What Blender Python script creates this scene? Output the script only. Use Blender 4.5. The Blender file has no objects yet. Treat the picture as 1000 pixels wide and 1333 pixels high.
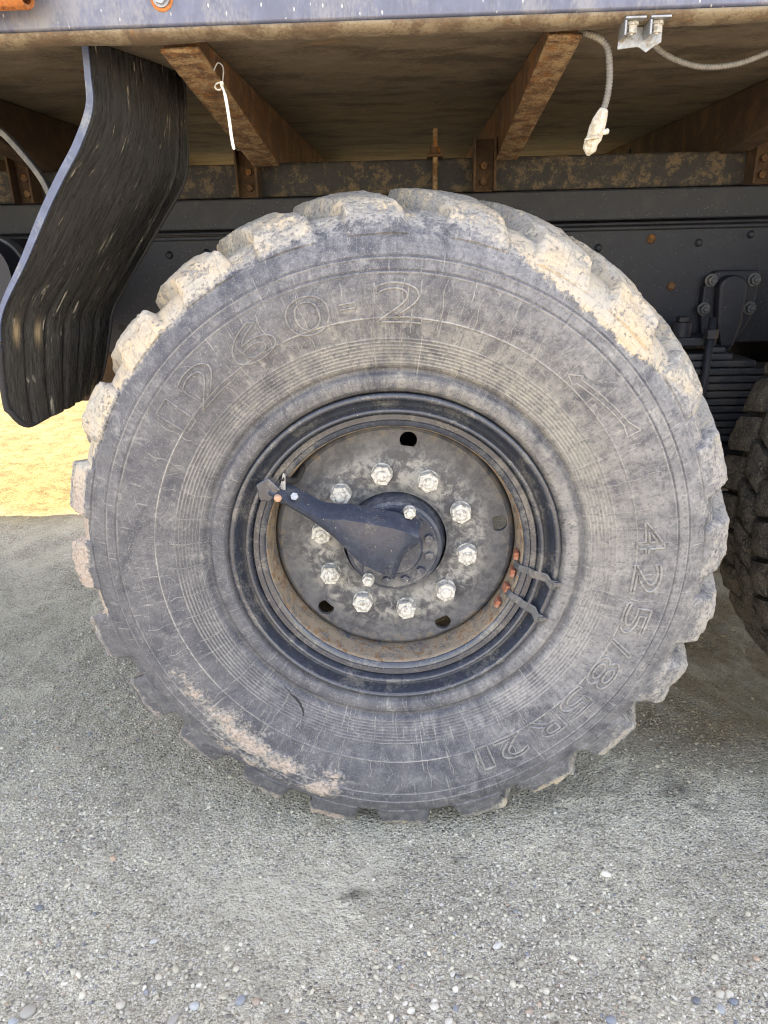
import bpy, bmesh, math, random
import numpy as np
from mathutils import Matrix, Vector
random.seed(5); rng = np.random.RandomState(7)
PI = math.pi; rad = math.radians
S = bpy.context.scene; COL = S.collection

# ------------------------------------------------------------------ camera, sky, sun, exposure
cd = bpy.data.cameras.new("camera"); cam = bpy.data.objects.new("camera", cd); COL.objects.link(cam)
S.camera = cam
cd.sensor_fit = 'VERTICAL'; cd.sensor_height = 36; cd.sensor_width = 27; cd.lens = 24.95
cd.clip_start = .02; cd.clip_end = 2000
p_, w_, r_ = rad(20.639), rad(-2.449), rad(-1.326)
fw = Vector((math.sin(w_)*math.cos(p_), math.cos(w_)*math.cos(p_), -math.sin(p_)))
rt = Vector((math.cos(w_), -math.sin(w_), 0)); up = rt.cross(fw)
RX = rt*math.cos(r_)+up*math.sin(r_); UX = -rt*math.sin(r_)+up*math.cos(r_)
cam.matrix_world = Matrix.Translation((.035, -1.189, 1.139)) @ Matrix((RX, UX, -fw)).transposed().to_4x4()

SUN_EL, SUN_AZ = rad(68), rad(4)            # sun stands behind the truck (+Y)
W = bpy.data.worlds.new("World"); S.world = W; W.use_nodes = True
wn = W.node_tree; bg = wn.nodes['Background']
sky = wn.nodes.new('ShaderNodeTexSky'); sky.sky_type = 'NISHITA'; sky.sun_disc = False
sky.sun_elevation = SUN_EL; sky.sun_rotation = SUN_AZ; sky.air_density = 1.0; sky.dust_density = 1.0; sky.ozone_density = 1.0
wn.links.new(sky.outputs[0], bg.inputs[0]); bg.inputs[1].default_value = .15
sl = bpy.data.lights.new("sun", 'SUN'); sl.energy = 2.0; sl.angle = rad(.53); sl.color = (1, .95, .86)
sun = bpy.data.objects.new("sun", sl); COL.objects.link(sun)
sdir = Vector((math.sin(SUN_AZ)*math.cos(SUN_EL), math.cos(SUN_AZ)*math.cos(SUN_EL), math.sin(SUN_EL)))
sun.rotation_euler = sdir.to_track_quat('Z', 'Y').to_euler()
S.view_settings.view_transform = 'Standard'; S.view_settings.look = 'None'
S.view_settings.exposure = 2.9; S.view_settings.use_white_balance = True; S.view_settings.white_balance_temperature = 10200; S.view_settings.white_balance_tint = 19
S.view_settings.gamma = 1; S.view_settings.use_curve_mapping = False
S.render.engine = 'CYCLES'
S.cycles.use_denoising = True; S.cycles.filter_width = 1.1; S.cycles.max_bounces = 10; S.cycles.diffuse_bounces = 6

# ------------------------------------------------------------------ numpy noise
def _h(ix, iy, iz, s):
    n = (ix*374761393 + iy*668265263 + iz*2147483647*3 + s*974634777) & 0xffffffff
    n = ((n ^ (n >> 13))*1274126177) & 0xffffffff
    n = ((n ^ (n >> 16))*2246822519) & 0xffffffff
    return ((n ^ (n >> 15)) & 0xffffff)/float(0xffffff)
def vnoise(x, y, z, s=0):
    x = np.asarray(x, float); y = np.asarray(y, float)+0*x; z = np.asarray(z, float)+0*x
    ix = np.floor(x).astype(np.int64); iy = np.floor(y).astype(np.int64); iz = np.floor(z).astype(np.int64)
    fx, fy, fz = x-ix, y-iy, z-iz
    fx = fx*fx*(3-2*fx); fy = fy*fy*(3-2*fy); fz = fz*fz*(3-2*fz)
    r = 0
    for a in (0, 1):
        for b in (0, 1):
            for c in (0, 1):
                r = r + _h(ix+a, iy+b, iz+c, s)*(fx if a else 1-fx)*(fy if b else 1-fy)*(fz if c else 1-fz)
    return r
def fbm(x, y, z=0, f=1., o=4, s=0, g=.5):
    t = 0; a = 1; n = 0
    for i in range(o):
        t = t + a*vnoise(np.asarray(x)*f, np.asarray(y)*f, np.asarray(z)*f, s+i); n += a; a *= g; f *= 2.03
    return t/n
def sst(a, b, x):
    t = np.clip((x-a)/(b-a), 0, 1); return t*t*(3-2*t)

# ------------------------------------------------------------------ node helper
class NT:
    def __init__(s, name):
        s.m = bpy.data.materials.new(name); s.m.use_nodes = True; s.t = s.m.node_tree
        s.b = s.t.nodes['Principled BSDF']; s.tc = None
    def n(s, ty, **k):
        x = s.t.nodes.new(ty)
        for a, v in k.items(): setattr(x, a, v)
        return x
    def L(s, a, b):
        if isinstance(a, (int, float)): b.default_value = a
        elif isinstance(a, tuple): b.default_value = (*a, 1) if len(a) == 3 else a
        else: s.t.links.new(a, b)
    def co(s, scale=(1, 1, 1), uv=False, rot=(0, 0, 0)):
        if uv: o = s.n('ShaderNodeUVMap').outputs[0]
        else: o = s.n('ShaderNodeTexCoord').outputs['Object']
        if scale == (1, 1, 1) and rot == (0, 0, 0): return o
        mp = s.n('ShaderNodeMapping'); s.L(o, mp.inputs[0]); mp.inputs['Scale'].default_value = scale; mp.inputs['Rotation'].default_value = rot
        return mp.outputs[0]
    def noise(s, sc, det=4, ro=.55, dist=0, vec=None, col=False):
        x = s.n('ShaderNodeTexNoise'); s.L(vec if vec is not None else s.co(), x.inputs['Vector'])
        x.inputs['Scale'].default_value = sc; x.inputs['Detail'].default_value = det
        x.inputs['Roughness'].default_value = ro; x.inputs['Distortion'].default_value = dist
        return x.outputs[1 if col else 0]
    def vor(s, sc, feat='F1', vec=None, out=0, rnd=1):
        x = s.n('ShaderNodeTexVoronoi', feature=feat); s.L(vec if vec is not None else s.co(), x.inputs['Vector'])
        x.inputs['Scale'].default_value = sc; x.inputs['Randomness'].default_value = rnd; return x.outputs[out]
    def rng(s, v, a, b, c=0., d=1., smooth=True):
        x = s.n('ShaderNodeMapRange'); x.interpolation_type = 'SMOOTHSTEP' if smooth else 'LINEAR'
        s.L(v, x.inputs[0])
        for i, q in enumerate((a, b, c, d)): x.inputs[1+i].default_value = q
        return x.outputs[0]
    def mix(s, f, a, b, bt='MIX'):
        x = s.n('ShaderNodeMix', data_type='RGBA', blend_type=bt)
        s.L(f, x.inputs[0]); s.L(a, x.inputs[6]); s.L(b, x.inputs[7]); return x.outputs[2]
    def ma(s, op, a, b=0., c=0.):
        x = s.n('ShaderNodeMath', operation=op); s.L(a, x.inputs[0]); s.L(b, x.inputs[1]); s.L(c, x.inputs[2]); return x.outputs[0]
    def attr(s, nm, out='Fac'):
        return s.n('ShaderNodeAttribute', attribute_name=nm).outputs[out]
    def fin(s, col, rough=.7, bump=None, bs=.4, bd=.002, metal=0., spec=.5):
        s.L(col, s.b.inputs['Base Color']); s.L(rough, s.b.inputs['Roughness']); s.L(metal, s.b.inputs['Metallic'])
        s.b.inputs['Specular IOR Level'].default_value = spec
        if bump is not None:
            b = s.n('ShaderNodeBump'); b.inputs['Strength'].default_value = bs; b.inputs['Distance'].default_value = bd
            s.L(bump, b.inputs['Height']); s.t.links.new(b.outputs[0], s.b.inputs['Normal'])
        return s.m

def worn(name, base, dirt, rust=None, sc=12, dirt_amt=.5, rust_amt=.3, rough=.6, bump=.35, metal=0., spec=.5, grit=220, specks=0, speck_col=(.55, .5, .42), stretch=(1, 1, 1), bd=.002):
    """paint or bare metal + patchy dirt + patchy rust + fine grit"""
    t = NT(name); v = t.co(stretch)
    n1 = t.noise(sc, 7, .62, .4, v); n2 = t.noise(sc*3.1, 6, .6, .8, v); n3 = t.noise(grit, 3, .6, 0, v)
    c = t.mix(t.rng(n2, .35, .7), base, tuple(x*1.35 for x in base))
    c = t.mix(t.rng(t.ma('ADD', t.ma('MULTIPLY', n1, .7), t.ma('MULTIPLY', n3, .3)), .62-.3*dirt_amt, .72-.2*dirt_amt), c, dirt)
    r = rough
    if rust:
        n4 = t.noise(sc*1.7, 8, .68, .6, t.co(stretch, rot=(.4, .9, .3)))
        m = t.rng(t.ma('ADD', t.ma('MULTIPLY', n4, .8), t.ma('MULTIPLY', n3, .2)), .66-.3*rust_amt, .74-.3*rust_amt)
        c = t.mix(m, c, t.mix(t.rng(n2, .3, .7), rust, tuple(x*.5 for x in rust)))
        r = t.ma('ADD', t.ma('MULTIPLY', m, .3), rough)
        mt = t.ma('MULTIPLY', t.ma('SUBTRACT', 1., m), metal) if metal else 0.
    else: mt = metal
    if specks:
        vv = t.vor(90, vec=v); c = t.mix(t.rng(t.ma('ADD', vv, t.ma('MULTIPLY', n3, .25)), .16+.1*specks, .10+.1*specks), c, speck_col)
    return t.fin(c, r, t.ma('ADD', t.ma('MULTIPLY', n3, .5), n2), bump, bd, mt, spec)

# ------------------------------------------------------------------ mesh helpers
def tag(o, label=None, cat=None, group=None, kind=None):
    for k, v in (('label', label), ('category', cat), ('group', group), ('kind', kind)):
        if v: o[k] = v
    return o
def empty(name, loc=(0, 0, 0), parent=None):
    o = bpy.data.objects.new(name, None); COL.objects.link(o); o.location = loc; o.empty_display_size = .1
    if parent: o.parent = parent
    return o
def mo(name, V, F, mat, parent=None, loc=(0, 0, 0), smooth=False, bevel=0, sub=0, solid=0, attrs=None, uv=None, auto=None):
    me = bpy.data.meshes.new(name); me.from_pydata([tuple(v) for v in V], [], [tuple(f) for f in F]); me.validate(); me.update()
    return mobj(name, me, mat, parent, loc, smooth, bevel, sub, solid, attrs, uv, auto)
def mobj(name, me, mat, parent=None, loc=(0, 0, 0), smooth=False, bevel=0, sub=0, solid=0, attrs=None, uv=None, auto=None):
    me.materials.append(mat)
    if smooth or auto: me.polygons.foreach_set('use_smooth', [True]*len(me.polygons))
    if auto: me.set_sharp_from_angle(angle=rad(auto))
    for k, a in (attrs or {}).items():
        if np.ndim(a) == 2:
            at = me.attributes.new(k, 'FLOAT_COLOR', 'POINT'); at.data.foreach_set('color', np.c_[a, np.ones(len(a))].astype('f').ravel())
        else:
            at = me.attributes.new(k, 'FLOAT', 'POINT'); at.data.foreach_set('value', np.asarray(a, 'f'))
    if uv is not None:
        ul = me.uv_layers.new(name='UVMap'); idx = np.empty(len(me.loops), 'i'); me.loops.foreach_get('vertex_index', idx)
        ul.data.foreach_set('uv', uv[idx].astype('f').ravel())
    o = bpy.data.objects.new(name, me); COL.objects.link(o); o.location = loc
    if parent: o.parent = parent
    if solid: m = o.modifiers.new('s', 'SOLIDIFY'); m.thickness = solid; m.offset = 0
    if bevel: m = o.modifiers.new('b', 'BEVEL'); m.width = bevel; m.segments = 2; m.limit_method = 'ANGLE'; m.angle_limit = rad(35)
    if sub: m = o.modifiers.new('u', 'SUBSURF'); m.levels = m.render_levels = sub
    return o
class MB:
    def __init__(s): s.V = []; s.F = []
    def add(s, V, F):
        k = len(s.V); s.V += [tuple(v) for v in V]; s.F += [tuple(i+k for i in f) for f in F]; return s
    def box(s, x0, x1, y0, y1, z0, z1):
        return s.add([(x, y, z) for z in (z0, z1) for y in (y0, y1) for x in (x0, x1)],
                     [(0, 2, 3, 1), (4, 5, 7, 6), (0, 1, 5, 4), (2, 6, 7, 3), (0, 4, 6, 2), (1, 3, 7, 5)])
    def prism(s, P, y0, y1):                   # polygon in x,z extruded along y (ccw seen from -y)
        n = len(P)
        return s.add([(x, y0, z) for x, z in P]+[(x, y1, z) for x, z in P],
                     [tuple(range(n)), tuple(range(2*n-1, n-1, -1))]+[(i, n+i, n+(i+1) % n, (i+1) % n) for i in range(n)])
    def tube(s, P, R, n=10, caps=True):
        P = [Vector(p) for p in P]; V = []; m = len(P)
        R = [R]*m if not hasattr(R, '__len__') else R
        T = (P[1]-P[0]).normalized(); N = T.orthogonal().normalized()
        for i, p in enumerate(P):
            T = (P[min(i+1, m-1)]-P[max(i-1, 0)]).normalized(); N = (N-T*N.dot(T)).normalized(); B = T.cross(N)
            for k in range(n):
                a = 2*PI*k/n; V.append(p+(N*math.cos(a)+B*math.sin(a))*R[i])
        F = [(i*n+k, i*n+(k+1) % n, (i+1)*n+(k+1) % n, (i+1)*n+k) for i in range(m-1) for k in range(n)]
        if caps: F += [tuple(range(n-1, -1, -1)), tuple((m-1)*n+k for k in range(n))]
        return s.add(V, F)
    def cyl(s, c, ax, R, h, n=24, R2=None):
        c = Vector(c); a = Vector(ax).normalized(); return s.tube([c, c+a*h], [R, R if R2 is None else R2], n)
    def lathe(s, prof, n=96, c=(0, 0, 0), close=False):   # profile of (r, y) about the Y axis
        V = []; m = len(prof)
        for k in range(n):
            a = 2*PI*k/n
            for r, y in prof: V.append((c[0]+r*math.sin(a), c[1]+y, c[2]+r*math.cos(a)))
        F = [(k*m+i, k*m+i+1, ((k+1) % n)*m+i+1, ((k+1) % n)*m+i) for k in range(n) for i in range(m-1 if not close else m)] if not close else \
            [(k*m+i, k*m+(i+1) % m, ((k+1) % n)*m+(i+1) % m, ((k+1) % n)*m+i) for k in range(n) for i in range(m)]
        return s.add(V, F)
    def o(s, name, mat, parent=None, **k): return mo(name, s.V, s.F, mat, parent, **k)
def smooth_path(P, n=8):
    P = [Vector(p) for p in P]; out = []
    for i in range(len(P)-1):
        a, b, c, d = P[max(i-1, 0)], P[i], P[i+1], P[min(i+2, len(P)-1)]
        for j in range(n):
            t = j/n; out.append(.5*((2*b)+(c-a)*t+(2*a-5*b+4*c-d)*t*t+(3*b-a-3*c+d)*t**3))
    return out+[P[-1]]
def hexbolt(c, ax, af, h, shaft=None, sh=0, washer=0, n=6, rot=0):
    m = MB(); c = Vector(c); a = Vector(ax).normalized(); N = a.orthogonal().normalized(); B = a.cross(N)
    def ring(R, z, k=n, ro=rot): return [c+a*z+(N*math.cos(2*PI*i/k+ro)+B*math.sin(2*PI*i/k+ro))*R for i in range(k)]
    z = 0
    if washer: m.cyl(c, a, washer, .004, 20); z = .004
    R = af/2/math.cos(PI/6)
    m.add(ring(R, z)+ring(R, z+h*.93)+ring(R*.93, z+h), [tuple(r*n+x for r, x in ((0, i), (0, (i+1) % n), (1, (i+1) % n), (1, i))) for i in range(n)] +
          [tuple(r*n+x for r, x in ((1, i), (1, (i+1) % n), (2, (i+1) % n), (2, i))) for i in range(n)]+[tuple(2*n+i for i in range(n))])
    if shaft: m.tube([c, c+a*(z+h+sh-.0015), c+a*(z+h+sh)], [shaft, shaft, shaft*.8], 16)
    return m

# ------------------------------------------------------------------ materials
M = {}
M['rail'] = worn('blue_grey_paint', (.085, .097, .150), (.185, .19, .22), (.24, .16, .10), 13, .55, .10, .42, .3, spec=.6, specks=.9, speck_col=(.42, .42, .42), stretch=(1, 1, .4))
M['lip'] = worn('rusty_lip', (.11, .075, .05), (.23, .185, .13), (.30, .15, .07), 22, .65, .28, .85, .8)
M['rust'] = worn('rusted_steel', (.075, .038, .020), (.19, .10, .05), (.26, .105, .03), 16, .5, .5, .88, .7)
M['rustflake'] = worn('flaky_rust', (.10, .05, .028), (.34, .23, .13), (.32, .14, .05), 34, .7, .5, .9, 1., bd=.004)
M['orange'] = worn('orange_rust', (.45, .15, .05), (.55, .30, .16), (.38, .12, .045), 40, .4, .5, .85, .8)
M['floor'] = worn('grimy_floor_plate', (.130, .102, .074), (.065, .047, .034), (.20, .13, .075), 9, .5, .3, .85, .6, stretch=(.7, 1.2, 1))
M['frame'] = worn('dusty_black_frame', (.008, .0105, .019), (.020, .022, .028), (.10, .06, .04), 14, .35, .0, .6, .5, specks=.75, speck_col=(.13, .125, .12))
M['subframe'] = worn('grimy_subframe', (.022, .022, .024), (.12, .085, .055), (.13, .075, .035), 34, .5, .22, .8, .7)
M['rim'] = worn('blue_black_rim_paint', (.030, .036, .050), (.12, .12, .12), (.20, .12, .07), 20, .40, .12, .24, .3, spec=.7, specks=.25)
M['rimrust'] = worn('rusty_rim_paint', (.05, .06, .078), (.24, .19, .14), (.27, .15, .08), 34, .9, .5, .75, .7)
M['disc'] = worn('dusty_wheel_disc', (.065, .068, .078), (.19, .185, .175), (.12, .085, .06), 26, .55, .05, .6, .6, specks=.25)
M['hub'] = worn('black_hub', (.032, .040, .060), (.12, .125, .135), None, 30, .55, 0, .42, .4, specks=.5)
M['guard'] = worn('black_guard_paint', (.028, .036, .056), (.085, .09, .10), (.16, .11, .08), 22, .30, .0, .26, .35, spec=.6, specks=.4)
M['nut'] = worn('chalky_nut', (.43, .425, .405), (.24, .23, .21), (.28, .18, .11), 110, .5, .12, .7, .6)
M['zinc'] = worn('dirty_zinc', (.26, .28, .31), (.22, .20, .17), (.22, .12, .06), 50, .35, .2, .45, .4, metal=.6)
M['brick'] = worn('red_primer_lead', (.26, .085, .05), (.30, .17, .12), None, 60, .4, 0, .85, .6)
M['copper'] = worn('coppery_rivet', (.42, .24, .16), (.3, .2, .15), None, 80, .4, 0, .6, .4)
M['strap'] = worn('dirty_steel_strap', (.055, .06, .068), (.14, .13, .12), (.17, .10, .06), 40, .5, .1, .5, .4)
M['dark'] = worn('black_steel', (.015, .015, .018), (.03, .028, .026), None, 12, .5, 0, .8, .4)
M['leafsteel'] = worn('dusty_leaf_steel', (.028, .032, .042), (.075, .072, .07), None, 16, .5, 0, .55, .5, specks=.6, speck_col=(.2, .19, .17))
M['void'] = worn('hole_shade_black', (.006, .006, .007), (.012, .011, .01), None, 12, .5, 0, .9, .4)  # near black: shade behind the hand holes is put into the colour
M['darkrust'] = worn('dark_rusty_steel', (.05, .028, .018), (.11, .06, .03), (.16, .06, .02), 14, .5, 0, .9, .5)
M['conduit'] = worn('grey_conduit', (.13, .125, .12), (.24, .22, .19), None, 40, .4, 0, .6, .4)
M['tape'] = worn('dirty_white_tape', (.46, .43, .375), (.34, .28, .20), None, 60, .5, 0, .7, .5)
M['white'] = worn('white_nylon', (.50, .49, .46), (.36, .34, .30), None, 30, .3, 0, .45, .1)
M['flapedge'] = worn('blue_edge_paint', (.055, .078, .145), (.16, .18, .22), (.30, .2, .16), 14, .4, .05, .45, .3, spec=.6)

def disc_mat():
    t = NT('chalky_wheel_disc'); o = t.co(); n1 = t.noise(13, 7, .65, .6, o); n2 = t.noise(55, 7, .72, .4, o); n3 = t.noise(260, 3, .6, 0, o)
    sp = t.n('ShaderNodeSeparateXYZ'); t.L(o, sp.inputs[0])
    r = t.ma('SQRT', t.ma('ADD', t.ma('MULTIPLY', sp.outputs[0], sp.outputs[0]), t.ma('MULTIPLY', sp.outputs[2], sp.outputs[2])))
    c = t.mix(t.rng(n1, .35, .65), (.036, .040, .052), (.085, .090, .104))
    c = t.mix(t.rng(n2, .42, .66, 0, .7), c, (.135, .137, .142))
    ring = t.ma('MULTIPLY', t.rng(r, .098, .125), t.rng(r, .195, .155))
    c = t.mix(t.ma('MULTIPLY', ring, t.rng(t.ma('ADD', n2, t.ma('MULTIPLY', n1, .6)), .72, .95, 0, .85)), c, (.29, .29, .28))
    c = t.mix(t.rng(n2, .40, .31, 0, .8), c, (.03, .03, .033))
    c = t.mix(t.ma('MULTIPLY', t.rng(r, .205, .22), t.rng(n2, .50, .66)), c, (.13, .10, .075))
    return t.fin(c, t.rng(n2, .3, .7, .42, .7), t.ma('ADD', n2, t.ma('MULTIPLY', n3, .5)), .6, .002, 0, .5)
M['disc'] = disc_mat()
def flap_mat():
    t = NT('scuffed_black_plastic'); u = t.co(uv=True)
    def mp(sx, sy, rot=0):
        m = t.n('ShaderNodeMapping'); t.L(u, m.inputs[0]); m.inputs['Scale'].default_value = (sx, sy, 1); m.inputs['Rotation'].default_value = (0, 0, rot); return m.outputs[0]
    s1 = t.noise(1, 7, .7, .8, mp(190, 16, .05)); s2 = t.noise(1, 4, .6, .5, mp(110, 17, -.10)); s3 = t.noise(1, 5, .65, 1, mp(16, 6))
    g = t.noise(1, 5, .7, 0, mp(700, 330)); s5 = t.noise(1, 3, .6, .2, mp(420, 30, .06))
    c = t.mix(t.rng(s1, .38, .68), (.003, .0035, .0045), (.024, .024, .025))
    c = t.mix(t.ma('MULTIPLY', t.rng(s5, .58, .70, 0, .8), t.rng(s3, .45, .65)), c, (.14, .135, .12))
    c = t.mix(t.ma('MULTIPLY', t.rng(s2, .62, .68), t.rng(s3, .42, .55)), c, (.34, .31, .25))
    c = t.mix(t.ma('MULTIPLY', t.rng(g, .56, .68), t.rng(s3, .40, .65, .05, .7)), c, (.13, .125, .11))
    c = t.mix(t.attr('tan'), c, (.33, .24, .14))
    return t.fin(c, t.rng(s1, .3, .7, .16, .42), t.ma('ADD', s1, t.ma('MULTIPLY', g, .5)), .9, .004, 0, .5)
M['flap'] = flap_mat()

def tyre_mat():
    t = NT('dusty_rubber'); u = t.co(uv=True)
    def mp(sx, sy, rot=0):
        m = t.n('ShaderNodeMapping'); t.L(u, m.inputs[0]); m.inputs['Scale'].default_value = (sx, sy, 1); m.inputs['Rotation'].default_value = (0, 0, rot); return m.outputs[0]
    o = t.co()
    n1 = t.noise(5, 6, .65, .7, o); n2 = t.noise(26, 7, .68, .5, o); n3 = t.noise(160, 4, .65, .2, o); n4 = t.noise(520, 2, .6, 0, o)
    rs = t.noise(1, 5, .7, .5, mp(60, 10)); cs = t.noise(1, 4, .6, .3, mp(3, 120))
    dust = t.attr('dust'); edge = t.attr('edge'); mud = t.attr('mud'); warm = t.attr('warm')
    c = t.mix(t.rng(n2, .32, .68), (.042, .046, .064), (.108, .112, .128))
    c = t.mix(t.rng(n1, .36, .64, 0, .55), c, (.135, .136, .148))
    # dry dust film, streaked
    dc = t.mix(warm, (.238, .240, .252), (.272, .258, .235))
    dm = t.ma('ADD', t.ma('MULTIPLY', dust, .75), t.ma('ADD', t.ma('MULTIPLY', t.ma('SUBTRACT', rs, .5), 1.1), t.ma('ADD', t.ma('MULTIPLY', t.ma('SUBTRACT', n2, .5), 1.4), t.ma('MULTIPLY', t.ma('SUBTRACT', cs, .5), .5))))
    c = t.mix(t.rng(dm, .10, 1.05, 0, .85), c, dc)
    # dark smears
    sm = t.noise(9, 7, .72, 1.2, t.co(rot=(.3, 1.1, .5)))
    c = t.mix(t.rng(sm, .56, .66, 0, .85), c, (.045, .049, .064))
    sm2 = t.noise(17, 8, .75, 1.6, t.co(rot=(1.3, .1, .9))); c = t.mix(t.rng(sm2, .56, .70, 0, .38), c, (.31, .31, .315)); c = t.mix(t.rng(sm2, .42, .32, 0, .6), c, (.06, .063, .075))
    rs2 = t.noise(1, 3, .6, .25, mp(210, 14, .12)); rs3 = t.noise(1, 3, .6, .4, mp(150, 12, -.35))
    gt = t.rng(t.noise(6, 4, .6, 0, t.co(rot=(.2, 0, 1))), .42, .58)
    c = t.mix(t.ma('MULTIPLY', t.rng(rs2, .60, .72, 0, .65), gt), c, (.36, .35, .33)); c = t.mix(t.ma('MULTIPLY', t.rng(rs3, .62, .72, 0, .55), t.ma('SUBTRACT', 1., gt)), c, (.33, .325, .315))
    c = t.mix(t.rng(rs2, .40, .30, 0, .5), c, (.07, .072, .08))
    # pale hairline scratches
    for k, (sc, ro) in enumerate(((34, .3), (22, 1.9), (47, 1.0))):
        wv = t.n('ShaderNodeTexVoronoi', feature='DISTANCE_TO_EDGE'); wv.inputs['Scale'].default_value = sc*.35
        m = t.n('ShaderNodeMapping'); t.L(o, m.inputs[0]); m.inputs['Rotation'].default_value = (0, ro, 0); m.inputs['Scale'].default_value = (1, .2, .28)
        t.L(m.outputs[0], wv.inputs['Vector'])
        gate = t.rng(t.noise(7+k, 3, .5, 0, t.co(rot=(k, .4, 0))), .50, .60)
        c = t.mix(t.ma('MULTIPLY', t.rng(wv.outputs[0], .0042, .0012, 0, .22), gate), c, (.36, .35, .34))
    c = t.mix(t.rng(n3, .50, .34, 0, .6), c, (.06, .063, .072))
    c = t.mix(t.rng(n4, .56, .70, 0, .5), c, (.30, .295, .285))
    c = t.mix(t.rng(t.noise(340, 2, .5, 0, o), .68, .74, 0, .5), c, (.36, .34, .31))
    c = t.mix(t.ma('MULTIPLY', edge, t.rng(n3, .3, .6, .25, .8)), c, (.40, .385, .36))
    # caked mud
    mm = t.ma('ADD', mud, t.ma('ADD', t.ma('MULTIPLY', t.ma('SUBTRACT', n2, .5), 2.0), t.ma('MULTIPLY', t.ma('SUBTRACT', n3, .5), 1.2)))
    mk = t.rng(mm, .47, .62)
    c = t.mix(t.ma('MULTIPLY', t.rng(t.ma('ADD', mm, t.attr('film')), .10, .62, 0, .75), t.rng(n3, .25, .6, .3, 1.)), c, (.40, .375, .34))
    mc = t.mix(t.rng(t.noise(14, 4, .6, 0, o), .35, .65), (.40, .372, .33), (.49, .395, .29))
    mc = t.mix(t.rng(n3, .46, .36, 0, .65), mc, (.24, .215, .185))
    mc = t.mix(t.rng(rs2, .46, .34, 0, .55), mc, (.26, .245, .225)); mc = t.mix(t.rng(t.noise(38, 6, .7, 1.1, t.co(rot=(.7, .2, .1))), .56, .66, 0, .65), mc, (.24, .225, .21))
    mc = t.mix(t.rng(n4, .60, .70, 0, .6), mc, (.62, .58, .50))
    pk = t.attr('pink'); mc = t.mix(pk, mc, t.mix(t.rng(n3, .4, .6), (.30, .245, .215), (.40, .335, .295)))
    c = t.mix(mk, c, mc)
    h = t.ma('ADD', t.ma('MULTIPLY', n3, .35), t.ma('ADD', t.ma('MULTIPLY', n4, .12), t.ma('ADD', t.ma('MULTIPLY', mk, .5), t.ma('MULTIPLY', rs, .25))))
    return t.fin(c, t.ma('ADD', t.ma('MULTIPLY', mk, .3), .62), h, .65, .0035, 0, .35)
M['tyre'] = tyre_mat()

def gravel_mat():
    t = NT('gravel_dirt'); o = t.co()
    n1 = t.noise(1.6, 6, .65, .8, o); n2 = t.noise(11, 7, .7, .5, o); n3 = t.noise(75, 5, .7, .2, o); n4 = t.noise(300, 3, .65, 0, o)
    def cells(sc):
        v = t.n('ShaderNodeTexVoronoi'); v.inputs['Scale'].default_value = sc
        dv = t.n('ShaderNodeVectorMath', operation='MULTIPLY_ADD'); t.L(t.noise(sc*.7, 2, .5, 0, o, True), dv.inputs[0]); dv.inputs[1].default_value = (.8/sc,)*3; t.L(o, dv.inputs[2])
        t.L(dv.outputs[0], v.inputs['Vector'])
        sp = t.n('ShaderNodeSeparateColor'); t.L(v.outputs['Color'], sp.inputs[0])
        return v.outputs[0], sp.outputs[0], sp.outputs[1]
    d0, a0, b0 = cells(62); d1, a1, b1 = cells(120); d2, a2, b2 = cells(240)
    c = t.mix(t.rng(n2, .35, .65), (.42, .392, .30), (.62, .585, .47))
    c = t.mix(t.rng(n1, .40, .62, 0, .6), c, (.35, .325, .26))
    c = t.mix(t.ma('MULTIPLY', t.rng(a2, .35, .9, 0, .85), t.rng(d2, .55, .3)), c, (.64, .625, .57))
    c = t.mix(t.ma('MULTIPLY', t.rng(b2, .62, .9, 0, .85), t.rng(d2, .55, .3)), c, (.20, .192, .165))
    c = t.mix(t.ma('MULTIPLY', t.rng(a1, .66, .80, 0, .85), t.rng(d1, .50, .34)), c, (.62, .60, .53))
    c = t.mix(t.ma('MULTIPLY', t.rng(b1, .76, .86, 0, .8), t.rng(d1, .50, .34)), c, (.17, .17, .165))
    c = t.mix(t.ma('MULTIPLY', t.rng(a0, .86, .92, 0, .8), t.rng(d0, .46, .34)), c, (.50, .47, .41))
    c = t.mix(t.rng(d2, .50, .66, 0, .6), c, (.15, .14, .12))
    c = t.mix(t.rng(n4, .58, .70, 0, .8), c, (.64, .62, .57))
    c = t.mix(t.rng(n4, .42, .30, 0, .75), c, (.13, .125, .105))
    c = t.mix(t.rng(n3, .60, .74, 0, .5), c, (.15, .14, .12))
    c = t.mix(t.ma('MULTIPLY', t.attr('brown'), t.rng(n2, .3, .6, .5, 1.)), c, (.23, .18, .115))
    c = t.mix(t.rng(t.noise(2.6, 6, .65, .8, t.co(rot=(0, 0, 1))), .47, .62, 0, .45), c, (.56, .53, .43)); c = t.mix(t.rng(t.noise(3.4, 6, .7, 1., t.co(rot=(0, 0, 2))), .56, .70, 0, .5), c, (.20, .185, .145))
    # damp dark stains; sunlit yellow painted into the ground colour beyond the truck
    c = t.mix(t.attr('stain'), c, (.075, .072, .062))
    c = t.mix(t.attr('sun_yellow'), c, t.mix(t.rng(t.ma('ADD', n2, t.ma('ADD', n3, t.ma('MULTIPLY', n4, .5))), 1.0, 1.5), (.10, .082, .036), (.32, .262, .125)))
    h = t.ma('ADD', t.ma('MULTIPLY', t.rng(d2, .6, 0), .45), t.ma('ADD', t.ma('MULTIPLY', t.rng(d1, .6, .1), .7), t.ma('ADD', t.ma('MULTIPLY', n3, .5), t.ma('MULTIPLY', n4, .25))))
    return t.fin(c, .92, h, .9, .0065, 0, .25)
M['ground'] = gravel_mat()
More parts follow.
